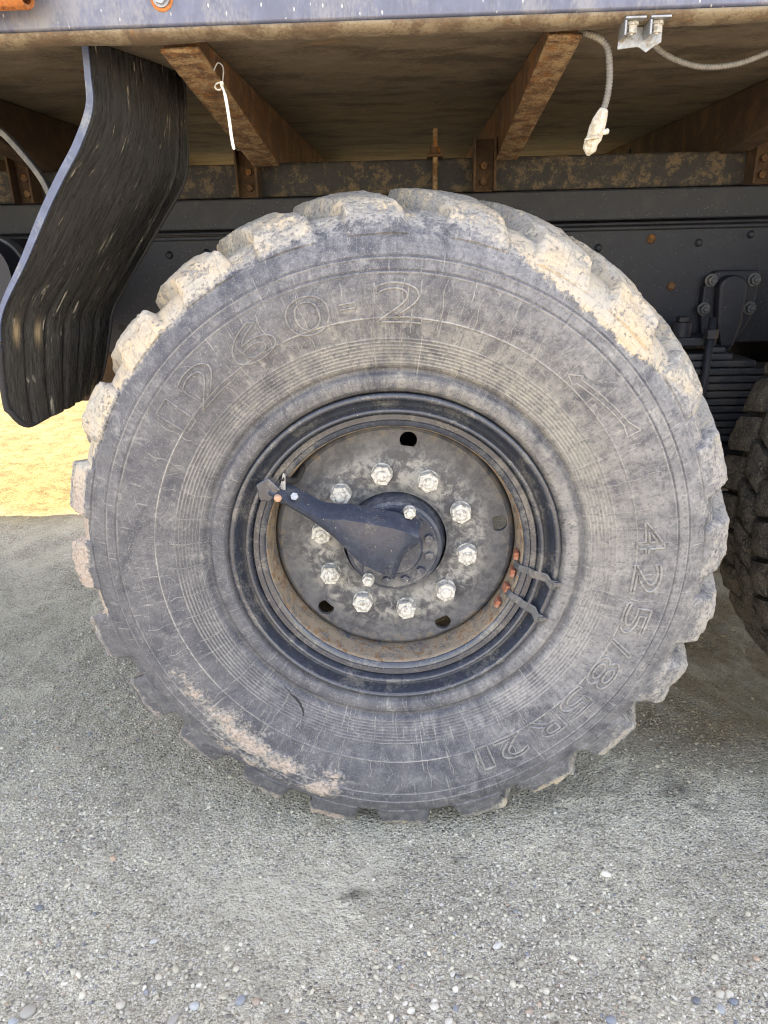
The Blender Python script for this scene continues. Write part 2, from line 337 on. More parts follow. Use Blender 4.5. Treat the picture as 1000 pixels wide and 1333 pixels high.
def stone_mat():
    t = NT('pebble_stone'); o = t.co()
    c = t.mix(t.rng(t.noise(140, 5, .65, .3, o), .3, .7, 0, .45), t.attr('tint', 'Color'), (.30, .29, .26))
    return t.fin(c, .75, t.noise(300, 4, .6, 0, o), .5, .0015, 0, .4)
M['stone'] = stone_mat()

# ------------------------------------------------------------------ ground
GZ = -.012
def axis(lo, hi, st, far, g=1.09):
    a = list(np.arange(lo, hi+st/2, st)); s = st
    while a[-1] < far: s *= g; a.append(a[-1]+s)
    s = st
    while a[0] > -far: s *= g; a.insert(0, a[0]-s)
    return np.array(a)
def ground_h(x, y):
    h = (fbm(x, y, 0, 1.3, 3, 1)-.5)*.035 + (fbm(x, y, 0, 7, 4, 11)-.5)*.018 + (fbm(x, y, 0, 48, 3, 21)-.5)*.008
    near = np.exp(-(((x)/.35)**2+((y-.2)/.3)**2)); h = h*(1-.7*near)
    lip = np.exp(-((np.hypot(x/.9, (y+.015)*3.2)-.30)/.10)**2)*.0
    return GZ+h*np.clip(1.6-np.hypot(x, y)/60, .3, 1)+lip
gx = axis(-1.15, 1.25, .006, 150); gy = axis(-.62, .95, .006, 150)
X, Y = np.meshgrid(gx, gy); Zg = ground_h(X, Y)
nx, ny = len(gx), len(gy)
Vg = np.stack([X, Y, Zg], -1).reshape(-1, 3)
I = (np.arange(ny-1)[:, None]*nx+np.arange(nx-1)[None]).ravel()
Fg = np.stack([I, I+1, I+nx+1, I+nx], -1)
def fast_mesh(name, V, F, tri=False):
    k = F.shape[1]; me = bpy.data.meshes.new(name)
    me.vertices.add(len(V)); me.vertices.foreach_set('co', V.astype('f').ravel())
    me.loops.add(F.size); me.loops.foreach_set('vertex_index', F.astype('i').ravel())
    me.polygons.add(len(F)); me.polygons.foreach_set('loop_start', (np.arange(len(F))*k).astype('i'))
    me.polygons.foreach_set('use_smooth', np.ones(len(F), bool))
    me.update(calc_edges=True); return me
xf, yf = X.ravel(), Y.ravel()
stain = np.zeros(len(xf))
for sx, sy, sr, sa in ((-.075, -.185, .028, 1), (-.10, -.19, .02, .8), (.62, .10, .05, .8), (.66, .05, .03, .7), (.12, -.10, .02, .7), (.33, .08, .08, .4), (.25, -.05, .05, .35), (-.6, .45, .15, .3)):
    stain = np.maximum(stain, sa*np.exp(-(((xf-sx)**2+((yf-sy)*1.3)**2)/sr**2)))
stain = np.clip(stain*(.3+1.4*fbm(xf, yf, 0, 60, 3, 31))-.25, 0, .85)
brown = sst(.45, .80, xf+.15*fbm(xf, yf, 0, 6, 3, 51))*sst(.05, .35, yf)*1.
sun_yellow = sst(1.55, 2.15, yf+(fbm(xf, yf, 0, 3, 4, 41)-.5)*.5)  # yellow of the sunlit strip, feathered in as ground colour
ground = tag(mobj('ground', fast_mesh('ground', Vg, Fg), M['ground'], attrs={'stain': stain, 'sun_yellow': sun_yellow, 'brown': brown}), 'pale grey compacted gravel ground of the yard under the truck', None, None, 'structure')

# loose gravel: one mesh of small stones
def ico(level):
    bm = bmesh.new(); bmesh.ops.create_icosphere(bm, subdivisions=level, radius=1)
    V = np.array([v.co[:] for v in bm.verts]); F = np.array([[v.index for v in f.verts] for f in bm.faces]); bm.free(); return V, F
def stones(n, level, rfun, xr, yr, seed, dens=None, flat=(.45, .8)):
    rs = np.random.RandomState(seed); BV, BF = ico(level)
    x = rs.uniform(*xr, n); y = rs.uniform(*yr, n)
    if dens is not None: k = rs.rand(n) < dens(x, y); x, y = x[k], y[k]; n = len(x)
    r = rfun(rs, n); sx = r*rs.uniform(.8, 1.35, n); sy = r*rs.uniform(.65, 1.05, n); sz = r*rs.uniform(*flat, n)
    a = rs.uniform(0, 2*PI, n); ti = rs.normal(0, .25, (n, 2))
    J = 1+rs.normal(0, .10, (n, len(BV)))
    P = BV[None]*J[..., None]*np.stack([sx, sy, sz], -1)[:, None]
    P[..., 2] += P[..., 0]*ti[:, :1]+P[..., 1]*ti[:, 1:]
    ca, sa = np.cos(a)[:, None], np.sin(a)[:, None]
    Q = np.stack([P[..., 0]*ca-P[..., 1]*sa+x[:, None], P[..., 0]*sa+P[..., 1]*ca+y[:, None], P[..., 2]+(ground_h(x, y)+sz*.25)[:, None]], -1)
    pal = np.array([(.47, .44, .355), (.55, .52, .43), (.39, .365, .29), (.30, .28, .235), (.58, .56, .50), (.46, .41, .32), (.60, .58, .51), (.16, .18, .22), (.13, .13, .125), (.42, .30, .22)])
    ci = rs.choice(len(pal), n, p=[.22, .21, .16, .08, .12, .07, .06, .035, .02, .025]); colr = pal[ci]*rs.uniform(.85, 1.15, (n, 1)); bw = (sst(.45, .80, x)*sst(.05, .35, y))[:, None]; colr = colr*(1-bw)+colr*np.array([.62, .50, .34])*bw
    C = np.repeat(colr, len(BV), 0)
    F = (BF[None]+(np.arange(n)*len(BV))[:, None, None]).reshape(-1, 3)
    return Q.reshape(-1, 3), F, C
def patchy(x, y): return (.10+.75*sst(.44, .64, fbm(x, y, 0, 4, 3, 61)))*(1-.5*sst(.3, 1, y))*(.65+.35*sst(-.2, -.4, y))
parts = [stones(50000, 1, lambda r, n: .0011+.0024*r.rand(n)**2, (-.95, 1.05), (-.56, .75), 1, patchy),
         stones(20000, 1, lambda r, n: .0024+.0030*r.rand(n)**3, (-1.1, 1.2), (-.56, .9), 2, patchy),
         stones(3600, 2, lambda r, n: .0036+.0042*r.rand(n)**3, (-.8, .8), (-.56, -.12), 3, lambda x, y: np.clip((-.26-y)*4.5, .05, 1)*(.2+.8*sst(.45, .6, fbm(x, y, 0, 6, 2, 71)))),
         stones(700, 2, lambda r, n: .003+.004*r.rand(n)**3, (-1.5, 1.6), (-.2, 1.8), 4, patchy),
         stones(9000, 1, lambda r, n: .0022+.004*r.rand(n)**3, (-2.2, 1.7), (.6, 1.9), 5, patchy)]
k = 0; VV, FF, CC = [], [], []
for v, f, c in parts: VV.append(v); FF.append(f+k); CC.append(c); k += len(v)
tag(mobj('gravel', fast_mesh('gravel', np.concatenate(VV), np.concatenate(FF)), M['stone'], attrs={'tint': np.concatenate(CC)}),
    'fine loose grey gravel strewn over the ground around the wheel', 'gravel', None, 'stuff')

# single pebbles that stand out
G_ = 'pebbles that stand out from the gravel'
for x, y, sx, sy, rot, colr, lab in [
    (-.594, -.420, .015, .012, .5, (.40, .37, .30), 'largest tan pebble in the bottom left corner of the gravel'),
    (-.610, -.436, .009, .007, .0, (.33, .40, .46), 'pale blue pebble touching the corner beside the largest tan pebble'),
    (-.445, -.408, .009, .008, .3, (.58, .52, .40), 'cream coloured rounded pebble in the front row left of the blue ones'),
    (-.352, -.432, .015, .007, 1.1, (.36, .35, .32), 'long thin grey pebble lying end-on at the bottom edge on the left'),
    (-.324, -.408, .009, .008, .0, (.42, .48, .53), 'light blue round pebble just right of the long thin grey pebble'),
    (-.251, -.397, .011, .009, .9, (.20, .26, .35), 'mid blue pebble beside a small orange pebble at bottom left'),
    (-.225, -.398, .008, .007, .2, (.50, .31, .20), 'small orange pebble beside the mid blue pebble at bottom left'),
    (-.145, -.434, .008, .006, .2, (.13, .17, .23), 'dark blue pebble alone at the bottom edge left of centre'),
    (.340, -.415, .010, .009, .2, (.17, .23, .33), 'blue pebble in the patch of tan stones at bottom right'),
    (.215, -.403, .008, .006, .4, (.48, .31, .20), 'orange pebble in the dark hollow right of centre at the bottom'),
    (.178, -.289, .012, .006, .6, (.62, .61, .58), 'flat white chip of stone lying alone right of centre'),
    (.487, -.378, .008, .007, .2, (.09, .12, .18), 'very dark blue pebble near the bottom right corner'),
    (.520, -.392, .011, .008, 1.2, (.33, .38, .42), 'pale grey blue pebble between two dark ones at far right'),
    (.545, -.380, .008, .007, .0, (.12, .18, .27), 'dark blue pebble nearest the right edge of the gravel'),
    (-.667, -.233, .009, .007, .0, (.10, .14, .19), 'dark blue pebble alone at the left edge well below the tyre'),
    (-.648, -.305, .008, .007, .0, (.52, .47, .36), 'small cream pebble alone at the left edge of the gravel'),
    (-.432, -.291, .009, .005, .4, (.58, .57, .53), 'small white oval pebble between the tyre and the bottom left corner'),
    (.083, -.208, .005, .004, .2, (.60, .58, .54), 'tiny white pebble on plain gravel just below the tyre'),
]:
    V, F = ico(3); rr = 1+.16*(fbm(V[:, 0]+x*90, V[:, 1], V[:, 2], 1.3, 2, 5)-.5)*2
    rr = rr+.25*(fbm(V[:, 0]+x*50, V[:, 1], V[:, 2], 2.6, 3, 15)-.5)
    sx *= .86; sy *= .86; gg = sum(colr)/3; colr = tuple(.80*(q*.60+gg*.40) for q in colr)
    V = V*rr[:, None]*np.array([sx, sy, min(sx, sy)*.72]); c_, s_ = math.cos(rot), math.sin(rot)
    V = np.stack([V[:, 0]*c_-V[:, 1]*s_, V[:, 0]*s_+V[:, 1]*c_, V[:, 2]], -1)
    z = float(ground_h(np.array([x]), np.array([y]))[0])
    o = mobj('pebble', fast_mesh('pebble', V, F), M['stone'], loc=(x, y, z+min(sx, sy)*.3), attrs={'tint': np.tile(np.array(colr), (len(V), 1))})
    tag(o, lab, 'pebble', G_)

# ------------------------------------------------------------------ the truck
truck = tag(empty('truck', (0, 0, 0)), 'heavy truck with rusty underbody and one big muddy wheel under its load bed', 'truck')

# --- load bed
FZ = 1.44
BX0, BX1, BY1 = -4.2, 3.6, 2.45
def rail(y0, y1, sgn):
    m = MB(); P = [(y0, 1.437), (y0, 1.62), (y1, 1.62), (y1, 1.4475), (y0+sgn*.05, 1.4475)]
    xs = np.linspace(BX0, BX1, 60)
    V = [(x, y, z) for x in xs for y, z in P]; n = len(P)
    F = [(i*n+k, i*n+(k+1) % n, (i+1)*n+(k+1) % n, (i+1)*n+k) for i in range(len(xs)-1) for k in range(n)]+[tuple(range(n)), tuple((len(xs)-1)*n+k for k in range(n-1, -1, -1))]
    return m.add(V, F)
rail(0, .07, 1).o('side_rail', M['rail'], truck, bevel=.006, auto=40)
# rusty rounded bottom lip of the rail
xs = np.linspace(BX0, BX1, 500); V = []; nP = 9
for x in xs:
    for k in range(nP):
        a = PI*k/(nP-1); w = .0012*math.sin(x*31)+.0016*(random.random()-.5)
        y = -.0025+.027-.027*math.cos(a); z = 1.437-(.0105+w)*math.sin(a)
        V.append((x, y, z))
F = [(i*nP+k, (i+1)*nP+k, (i+1)*nP+k+1, i*nP+k+1) for i in range(len(xs)-1) for k in range(nP-1)]
V = V; mo('rail_lip', V, F, M['lip'], truck, smooth=True, solid=.003)
rail(BY1, BY1-.07, -1).o('side_rail', M['rail'], truck, bevel=.006)
MB().box(BX0, BX1, .02, .055, 1.622, 2.25).o('side_board', M['rail'], truck, bevel=.005)
MB().box(BX0, BX1, BY1-.055, BY1-.02, 1.622, 2.25).o('side_board', M['rail'], truck, bevel=.005)
MB().box(BX0, BX1, .056, BY1-.056, FZ+.012, FZ+.05).o('cargo_floor', M['floor'], truck)
hexbolt((-.315, -.001, 1.473), (0, -1, 0), .016, .005, .005, .001, .012).o('rail_bolt', M['zinc'], truck, auto=30)
MB().lathe([(.012, 0), (.0155, -.001), (.0165, .001)], 24, (-.315, -.0015, 1.473)).o('bolt_rust_ring', M['orange'], truck, smooth=True)
m = MB(); P = [(-.9, -.034, 1.4835), (-.496, -.034, 1.4835)]
m.tube(P+[(-.494, -.034, 1.4835)], [.027, .027, .026], 28, caps=False); m.tube([(-.494, -.034, 1.4835), (-.496, -.034, 1.4835), (-.52, -.034, 1.4835)], [.026, .021, .021], 28, caps=False)
hp = m.o('hinge_pipe', M['orange'], truck, auto=40)
m = MB(); m.tube([(-.56, -.032, 1.4850), (-.474, -.032, 1.4850), (-.473, -.032, 1.4850)], [.0155, .0155, .013], 24, caps=False)
m.lathe([(0, 0)], 3); m.V, m.F = m.V[:-3], m.F
m.tube([(-.477, -.032, 1.4850), (-.476, -.032, 1.4850)], .013, 24); m.o('hinge_pin', M['zinc'], hp, auto=40)

def beam(x0, x1, z_in, mat, lip=.0, zo=1.4465):
    m = MB(); ys = [.072, .25, .5, .72, 1.22, 1.73, 2.2, 2.38]
    zs = [1.431, 1.431-(1.431-z_in)*.27, 1.431-(1.431-z_in)*.66, z_in, z_in, z_in, 1.37, 1.425]
    V = []
    for y, z in zip(ys, zs): V += [(x0, y, z), (x1, y, z), (x1, y, FZ+.011), (x0, y, FZ+.011)]
    n = 4; F = [(i*n+k, (i+1)*n+k, (i+1)*n+(k+1) % n, i*n+(k+1) % n) for i in range(len(ys)-1) for k in range(n)]+[(3, 2, 1, 0), tuple(range(28, 32))]
    return m.add(V, F)
def add_beam(x0, x1, z, mat, foot=True):
    o = beam(x0, x1, z, mat).o('cross_beam', mat, truck, bevel=.003)
    return o
b1 = add_beam(-.338, -.290, 1.331, M['rust']); b2 = add_beam(.249, .289, 1.332, M['rust'])
# rusted bottom flanges, flaky: a child of each beam
for bo, x0, x1 in ((b1, -.345, -.284), (b2, .244, .294)):
    V = []; n = 60; mcol = 9
    for i in range(n):
        t = i/(n-1); y = .062+(.725-.062)*t; z = 1.4285-(.100)*t
        for j in range(mcol):
            x = x0+(x1-x0)*j/(mcol-1)
            V.append((x, y, z-.0022-.002*float(fbm(np.array([x*60]), np.array([y*60]), 0, 1, 3, 9)[0])))
    F = [(i*mcol+j, i*mcol+j+1, (i+1)*mcol+j+1, (i+1)*mcol+j) for i in range(n-1) for j in range(mcol-1)]
    mo('bottom_flange', V, F, M['rustflake'], bo, smooth=True, solid=.005)
add_beam(.795, .85, 1.33, M['darkrust']); add_beam(-.90, -.845, 1.33, M['darkrust'])
for x in (1.4, 1.95, 2.5, -1.45, -2.0, -2.55): add_beam(x-.025, x+.025, 1.33, M['darkrust'])

# --- chassis: subframe, packing rail, main rail, on both sides
for s, yy in ((1, .78), (-1, 1.67)):
    y2 = yy+s*.075
    MB().box(-4.1, 3.5, *sorted((yy, y2)), 1.2585, 1.337).o('subframe_rail', M['subframe'], truck, bevel=.006)
    MB().box(-4.1, 3.5, *sorted((yy-s*.012, y2)), 1.184, 1.2565).o('packing_rail', M['frame'], truck, bevel=.004)
    m = MB().box(-4.1, 3.5, *sorted((yy, yy+s*.012)), .875, 1.1705); m.box(-4.1, 3.5, *sorted((yy-.0+s*.002, y2)), 1.1715, 1.1795)
    m.box(-4.1, 3.5, *sorted((yy+s*.0125, y2)), .875, .885)
    fr = m.o('frame_rail', M['frame'], truck, bevel=.003)
    if s > 0: main_rail = fr
# steel lip along the top of the main rail
MB().box(-4.1, 3.5, .7685, .7785, 1.160, 1.1695).o('rail_seam', M['frame'], main_rail, bevel=.003)
for x, z, r in ((.652, 1.138, .012), (.773, 1.126, .010), (.901, 1.143, .010), (.519, 1.119, .010), (.715, 1.021, .012), (-.60, 1.125, .010), (-.70, 1.13, .009), (-.50, 1.13, .009), (.99, 1.10, .01)):
    m = MB().lathe([(.0001, -.008), (r*.5, -.0075), (r*.85, -.005), (r, .0)], 16, (x, .7795, z)); m.o('rivet', M['rust'] if x in (.715, .652) else M['frame'], main_rail, smooth=True)
MB().cyl((-.757, .779, .943), (0, 1, 0), .009, .0008, 20).o('frame_hole', M['dark'], main_rail)
# beam stakes on the subframe
def stake(x0, x1, z0, z1, mat):
    m = MB().box(x0, x1, .762, .779, z0, z1); m.box(x0, x0+.006, .725, .7615, z0, z1)
    m.box(x1-.006, x1, .725, .7615, z0, z1)
    st = m.o('stake_bracket', mat, truck, bevel=.002)
    for z in (z0+.022, z0+.058): hexbolt(((x0+x1)/2, .761, z), (0, -1, 0), .016, .009).o('bolt', M['rust'], st)
    return st
stake(.190, .246, 1.2575, 1.375, M['darkrust']); stake(-.395, -.340, 1.2575, 1.365, M['darkrust'])
stake(.862, .93, 1.2575, 1.43, M['darkrust']); stake(-.965, -.91, 1.2575, 1.40, M['darkrust'])
MB().box(.835, .86, .785, .84, 1.3375, 1.40).o('stop_block', M['darkrust'], truck, bevel=.003)
# hold-down bolt standing on the subframe
m = MB().tube([(.098, .757, 1.18), (.098, .757, 1.40)], .0062, 14)
st = m.o('hold_down_bolt', M['rustflake'], truck, auto=40)
hexbolt((.098, .757, 1.345), (0, 0, 1), .023, .015).o('nut', M['rust'], st)
MB().box(.078, .118, .738, .80, 1.3375, 1.3445).o('clamp_plate', M['rust'], st, bevel=.002)
# small black pieces beyond the subframe, seen under the floor
m = MB().box(-.46, -.40, 1.60, 1.66, 1.405, 1.41); m.box(-.448, -.44, 1.61, 1.62, 1.33, 1.405); m.tube([(-.425, 1.62, 1.405), (-.412, 1.62, 1.37), (-.41, 1.62, 1.32)], .006, 8)
m.o('pipe_clip', M['dark'], truck)
m = MB().box(.66, .70, 1.30, 1.36, 1.337, 1.38); m.box(.72, .725, 1.30, 1.34, 1.337, 1.40); m.o('pipe_clip', M['dark'], truck)
# upper left: bolt, rod and hose under the floor
hexbolt((-.545, .30, FZ+.011), (0, 0, -1), .02, .02, .006, .012, .022).o('floor_bolt', M['rust'], truck)
MB().tube([(-.55, .36, 1.45), (-.555, .47, 1.37), (-.565, .60, 1.28)], .006, 8).o('support_rod', M['dark'], truck)
m = MB(); P = smooth_path([(-.86, .25, 1.43), (-.78, .25, 1.395), (-.715, .25, 1.35), (-.68, .25, 1.311), (-.652, .25, 1.269), (-.639, .25, 1.234), (-.632, .25, 1.20)], 6)
for i, p in enumerate(P): pass
V = []; F = []
for i, p in enumerate(P):
    T = (P[min(i+1, len(P)-1)]-P[max(i-1, 0)]).normalized(); N = Vector((T.z, 0, -T.x))
    for a, b in ((-1, -1), (1, -1), (1, 1), (-1, 1)): V.append(p+N*a*.005+Vector((0, b*.009, 0)))
for i in range(len(P)-1): F += [(i*4+k, i*4+(k+1) % 4, i*4+4+(k+1) % 4, i*4+4+k) for k in range(4)]
mo('brake_hose', V, F, M['strap'], truck, bevel=.001, smooth=True)
# rounded tank edge at the far left
m = MB(); rr = .07; P = []
for cx_, cz_, a0 in ((-.845, 1.10, 0), (-1.5, 1.10, 90), (-1.5, 1.00, 180), (-.845, 1.00, 270)):
    for k in range(8): a = rad(a0+k*90/7); P.append((cx_+rr*math.cos(a), cz_+rr*math.sin(a)))
tk = m.prism(P, .30, .755).o('air_tank', M['frame'], truck, auto=40)
MB().prism([(cx_*1.0, z) for cx_, z in [(x+(.004 if x > -1.1 else -.004), z+(.004 if z > 1 else -.004)) for x, z in P]], .36, .39).o('tank_strap', M['strap'], tk, auto=40)
# dark gusset under the frame on the left, drive axle inside the wheels
MB().box(-1.05, -.70, .786, .80, .74, .874).o('frame_gusset', M['darkrust'], truck, bevel=.004)

# --- mudguard: bent black sheet hanging in front of the wheel, its inner edge turned forward
near_c = [(-.462, 1.445), (-.464, 1.40), (-.469, 1.352), (-.498, 1.299), (-.532, 1.255), (-.568, 1.206), (-.622, 1.126), (-.683, 1.040), (-.700, .971), (-.708, .906), (-.709, .860), (-.706, .823)]
far_c = [(-.388, 1.445), (-.391, 1.40), (-.395, 1.352), (-.398, 1.305), (-.406, 1.270), (-.427, 1.236), (-.502, 1.140), (-.583, 1.035), (-.603, .978), (-.620, .925), (-.634, .890), (-.648, .862)]
NP = smooth_path([(x, .08, z) for x, z in near_c], 9); FP = smooth_path([(x, .33, z) for x, z in far_c], 9); nv = len(NP); nu = 110
L_n = [0]
for i in range(1, nv): L_n.append(L_n[-1]+(NP[i]-NP[i-1]).length)
Lm = L_n[-1]; V = []; UV = []; TAN = []
def flap_pt(i, s):
    """i may be fractional"""
    i = max(0, min(i, nv-1.001)); k = int(i); t = i-k
    return NP[k].lerp(NP[k+1], t).lerp(FP[k].lerp(FP[k+1], t), s)
def flap_lim(s): return nv-1-11*max(0, 1-s/.22)**2.2-5*max(0, (s-.86)/.14)**2
for i in range(nv):
    for j in range(nu):
        s = j/(nu-1); ii = i/(nv-1)*flap_lim(s); p = flap_pt(ii, s)
        T = (flap_pt(ii+.8, s)-flap_pt(ii-.8, s)).normalized(); N = Vector((-T.z, .35, T.x)).normalized()
        Lc = float(np.interp(ii, range(nv), L_n)); low = float(sst(.36, .52, Lc))
        rib = .0048*max(0, math.sin(s*2*PI*6.5+.6))**2*low*(1 if s < .9 else 0)
        bow = -.012*math.sin(PI*s); groove = -.004*math.exp(-((s-.86)/.012)**2)*(1-low)
        w = .0035*(float(vnoise(np.array([s*6]), np.array([Lc*9]), 0, 3)[0])-.5)
        V.append(p+N*(-rib-w-bow-groove)); UV.append((s*.27, Lc))
        TAN.append(math.exp(-((Lc-.505-.03*s)/.020)**2)*(max(0, math.sin(s*2*PI*6.5+.6+PI))**2)*(1 if s < .38 else 0)*.85)
F = [(i*nu+j, i*nu+j+1, (i+1)*nu+j+1, (i+1)*nu+j) for i in range(nv-1) for j in range(nu-1)]
mg = empty('mudguard', (0, 0, 0), truck)
mo('guard_sheet', V, F, M['flap'], mg, smooth=True, solid=.005, attrs={'tan': np.array(TAN)}, uv=np.array(UV))
V = []; n = 0
for i in range(int(nv*.70)):
    p = flap_pt(i, 0); T = (flap_pt(i+1, 0)-flap_pt(i-1, 0)).normalized(); N = Vector((-T.z, 0, T.x)); wd = .0075+.003*sst(.0, .3, i/nv)-.006*sst(.45, .70, i/nv)
    for a_, b_ in ((-.002, -.006), (wd, -.006), (wd, -.002), (-.002, -.002)): V.append(p-N*a_+Vector((0, b_, 0)))
    n += 1
F = [(i*4+k, i*4+(k+1) % 4, i*4+4+(k+1) % 4, i*4+4+k) for i in range(n-1) for k in range(4)]
mo('edge_strip', V, F, M['flapedge'], mg)
hem = [flap_pt(i, 0)+Vector((-.003, 0, 0)) for i in np.linspace(nv*.70, flap_lim(0), 12)]+[flap_pt(flap_lim(s), s) for s in np.linspace(0.01, 1, 30)]
MB().tube(hem, .0058, 10).o('hem', M['dark'], mg, smooth=True)
MB().tube([flap_pt(i, 1) for i in np.linspace(flap_lim(1), nv*.60, 12)]+[flap_pt(i, 1) for i in np.linspace(nv*.59, 0, 20)], .005, 8).o('hem', M['dark'], mg, smooth=True)

# --- spring pack and hanger between the wheels
sp = empty('leaf_spring', (.95, .70, .6), truck)
def leafm(x0, x1, z0, z1): return MB().box(x0-.95, x1-.95, -.05, .05, z0-.6, z1-.6)
zz = .846
for i in range(11):
    x0, x1 = .755-.0*i, (.905, 1.15, 1.15, 1.15, 1.14, 1.12, 1.10, 1.08, 1.06, 1.04, 1.02)[i]
    leafm(x0-.12, x1, zz-.0165, zz).o('leaf', M['leafsteel'], sp, bevel=.004); zz -= .0195
leafm(.70, .845, .848, .864).o('leaf', M['leafsteel'], sp, bevel=.004); leafm(.79, .825, .866, .880).o('leaf', M['leafsteel'], sp, bevel=.004)
leafm(.66, .99, .50, .628).o('spring_seat', M['dark'], sp, bevel=.02)
m = MB().tube([(.775-.95, -.068, .60-.6), (.775-.95, -.068, .955-.6)], .0095, 12); ub = m.o('spring_bolt', M['frame'], sp, smooth=True)
hexbolt((.775-.95, -.068, .905-.6), (0, 0, 1), .030, .022).o('nut', M['frame'], ub)
leafm(.70, .80, .882, .905).o('clamp_plate', M['frame'], sp, bevel=.004)
MB().cyl((.715-.95, -.03, .306), (0, 0, 1), .024, .035, 20).o('clamp_boss', M['frame'], sp, auto=40)
hexbolt((.715-.95, -.03, .342), (0, 0, 1), .026, .012).o('nut', M['frame'], sp)
# hanger casting bolted to the frame
hb = [(.815, 1.058), (.925, 1.058), (.928, 1.00), (.922, .94), (.905, .905), (.885, .875), (.88, .85), (.84, .855), (.80, .90), (.79, .96), (.79, 1.02)]
hg = MB().prism(hb[::-1], .752, .7785).o('spring_hanger', M['frame'], truck, bevel=.005)
P = [(.85+.036*math.cos(a), 1.018+.03*math.sin(a)) for a in np.linspace(0, PI, 12)]+[(.822, .93), (.84, .868), (.87, .868), (.886, .93)]
MB().prism(P[::-1], .715, .7515).o('boss', M['frame'], hg, bevel=.008)
for x, z in ((.805, 1.035), (.912, 1.035), (.795, .965), (.912, .965)):
    m = hexbolt((x, .7515, z), (0, -1, 0), .021, .012, .006, .005, .0165); m.o('bolt', M['strap'], hg)
# axle and brake drum inside the wheel (dark)
def axle(x):
    m = MB().lathe([(.0001, .25), (.20, .25), (.205, .26), (.205, .34), (.0001, .34)], 48, (x, 0, .6)); m.tube([(x, .34, .6), (x, 2.1, .6)], .075, 20)
    m.o('axle', M['void'], truck, auto=40)
axle(0); axle(1.39)

# --- wheels
def tyre_y(r):
    return np.interp(r, [.300, .306, .314, .325, .334, .340, .346, .352, .40, .43, .455, .48, .50, .52, .54, .553, .565, .576, .585, .590],
                        [.030, .010, -.001, -.004, -.003, .004, .004, -.004, -.020, -.027, -.030, -.030, -.028, -.023, -.014, -.006, .005, .019, .036, .060])
def ring_relief(r):
    h = 0
    for k in range(8): h = h+np.exp(-((r-(.3565+.0058*k))/.0012)**2)*.0016
    h = h+np.exp(-((r-.431)/.0011)**2)*.0016
    h = h+np.exp(-((r-.499)/.0013)**2)*.0012-np.exp(-((r-.5025)/.0014)**2)*.0016
    h = h+np.exp(-((r-.520)/.0013)**2)*.0012-np.exp(-((r-.5235)/.0014)**2)*.0016
    h = h+np.exp(-((r-.554)/.0010)**2)*.0008
    return h
def mud_fields(x, y, z):
    a = np.degrees(np.arctan2(x, z)); r = np.hypot(x, z)
    side = sst(.11, .05, y)
    K = [-180, -160, -140, -125, -104, -100, -95, -88, -84, -72, -69, -40, -20, -6, 2, 8, 14, 22, 30, 45, 52, 62, 80, 120, 150, 165, 180]
    rm = np.interp(a, K, [.60, .60, .60, .60, .60, .575, .575, .565, .60, .60, .558, .553, .562, .578, .580, .582, .576, .552, .535, .530, .545, .585, .60, .61, .60, .60, .60])
    st = np.interp(a, K, [.50, .62, .45, .35, .35, .62, .62, .70, .40, .38, .72, .80, .64, .56, .54, .52, .56, .70, .86, .86, .74, .42, .30, .36, .60, .45, .50])
    gap = (r < .600) & (a > -102) & (a < -70)
    mud = sst(-.010, .012, r-rm)*st
    mud = np.where(gap & (r > .56) & (y > .0), np.maximum(mud, .75), mud)
    mud = np.where((a < -104) & (a > -152) & (y > .045), .85, mud)
    pink = sst(-70, -80, a)*(r > .55)
    def patch(a0, aw, r0, rw, s): return s*np.exp(-(((a-a0+180) % 360-180)/aw)**2-((r-r0)/rw)**2)
    pt = np.maximum.reduce([patch(-142, 9, .488, .026, .74), patch(-133, 6, .475, .022, .62), patch(-151, 7, .495, .024, .68), patch(-162, 6, .515, .03, .78), patch(-165, 5, .475, .02, .6), patch(-124, 6, .478, .02, .62), patch(-147, 15, .53, .02, .55), patch(-139, 8, .45, .018, .42)])
    pink = np.maximum(pink, (pt > .1)*1.)
    mud = np.maximum(mud, pt)
    mud = mud*np.where((y > .08) & (a > -100), .80, 1)
    dust = .36+.36*np.interp(a, [-180, -120, -90, -50, 0, 60, 120, 180], [-.8, -1.2, -1.1, -.7, .3, 1.1, 1.0, -.8])+.22*np.exp(-((r-.37)/.05)**2)+.15*(r > .50)
    warm = np.clip(np.exp(-((r-.36)/.09)**2)*np.interp(a, [-180, -110, -40, 10, 60, 120, 180], [.1, .3, .9, 1, .8, .3, .1])+.15*np.interp(a, [-180, 0, 60, 100, 180], [0, .3, .6, .5, 0]), 0, 1)
    return mud, dust, pink, warm
def film_field(V):
    x, y, z = V[:, 0], V[:, 1], V[:, 2]; a = np.degrees(np.arctan2(x, z)); r = np.hypot(x, z)
    k = np.interp(a, [-180, -100, -80, -30, 0, 30, 60, 110, 130, 150, 180], [0, 0, .3, .5, .35, .6, .5, .45, .3, .1, 0])
    return k*sst(.535, .585, r)+.25*np.exp(-((a+142)/16)**2-((r-.49)/.04)**2)-.15
def bulge(a_from_bottom, r): return .030*np.exp(-(a_from_bottom/.55)**2)*sst(.36, .56, r)
def place(arr, sag=True):
    """flatten the foot of the tyre a little where it stands on the ground"""
    V = np.array(arr, float); return V
def side_disp(x, Yy, z, R):
    md = mud_fields(x, Yy, z)[0]; lump = fbm(x, Yy, z, 70, 3, 91)
    return sst(.42, .62, md+(lump-.5)*1.1)*.0028*(.6+.8*fbm(x, Yy, z, 160, 2, 95))+(fbm(x, Yy, z, 9, 3, 97)-.5)*.0022+np.exp(-((R-.54)/.010)**4)*0
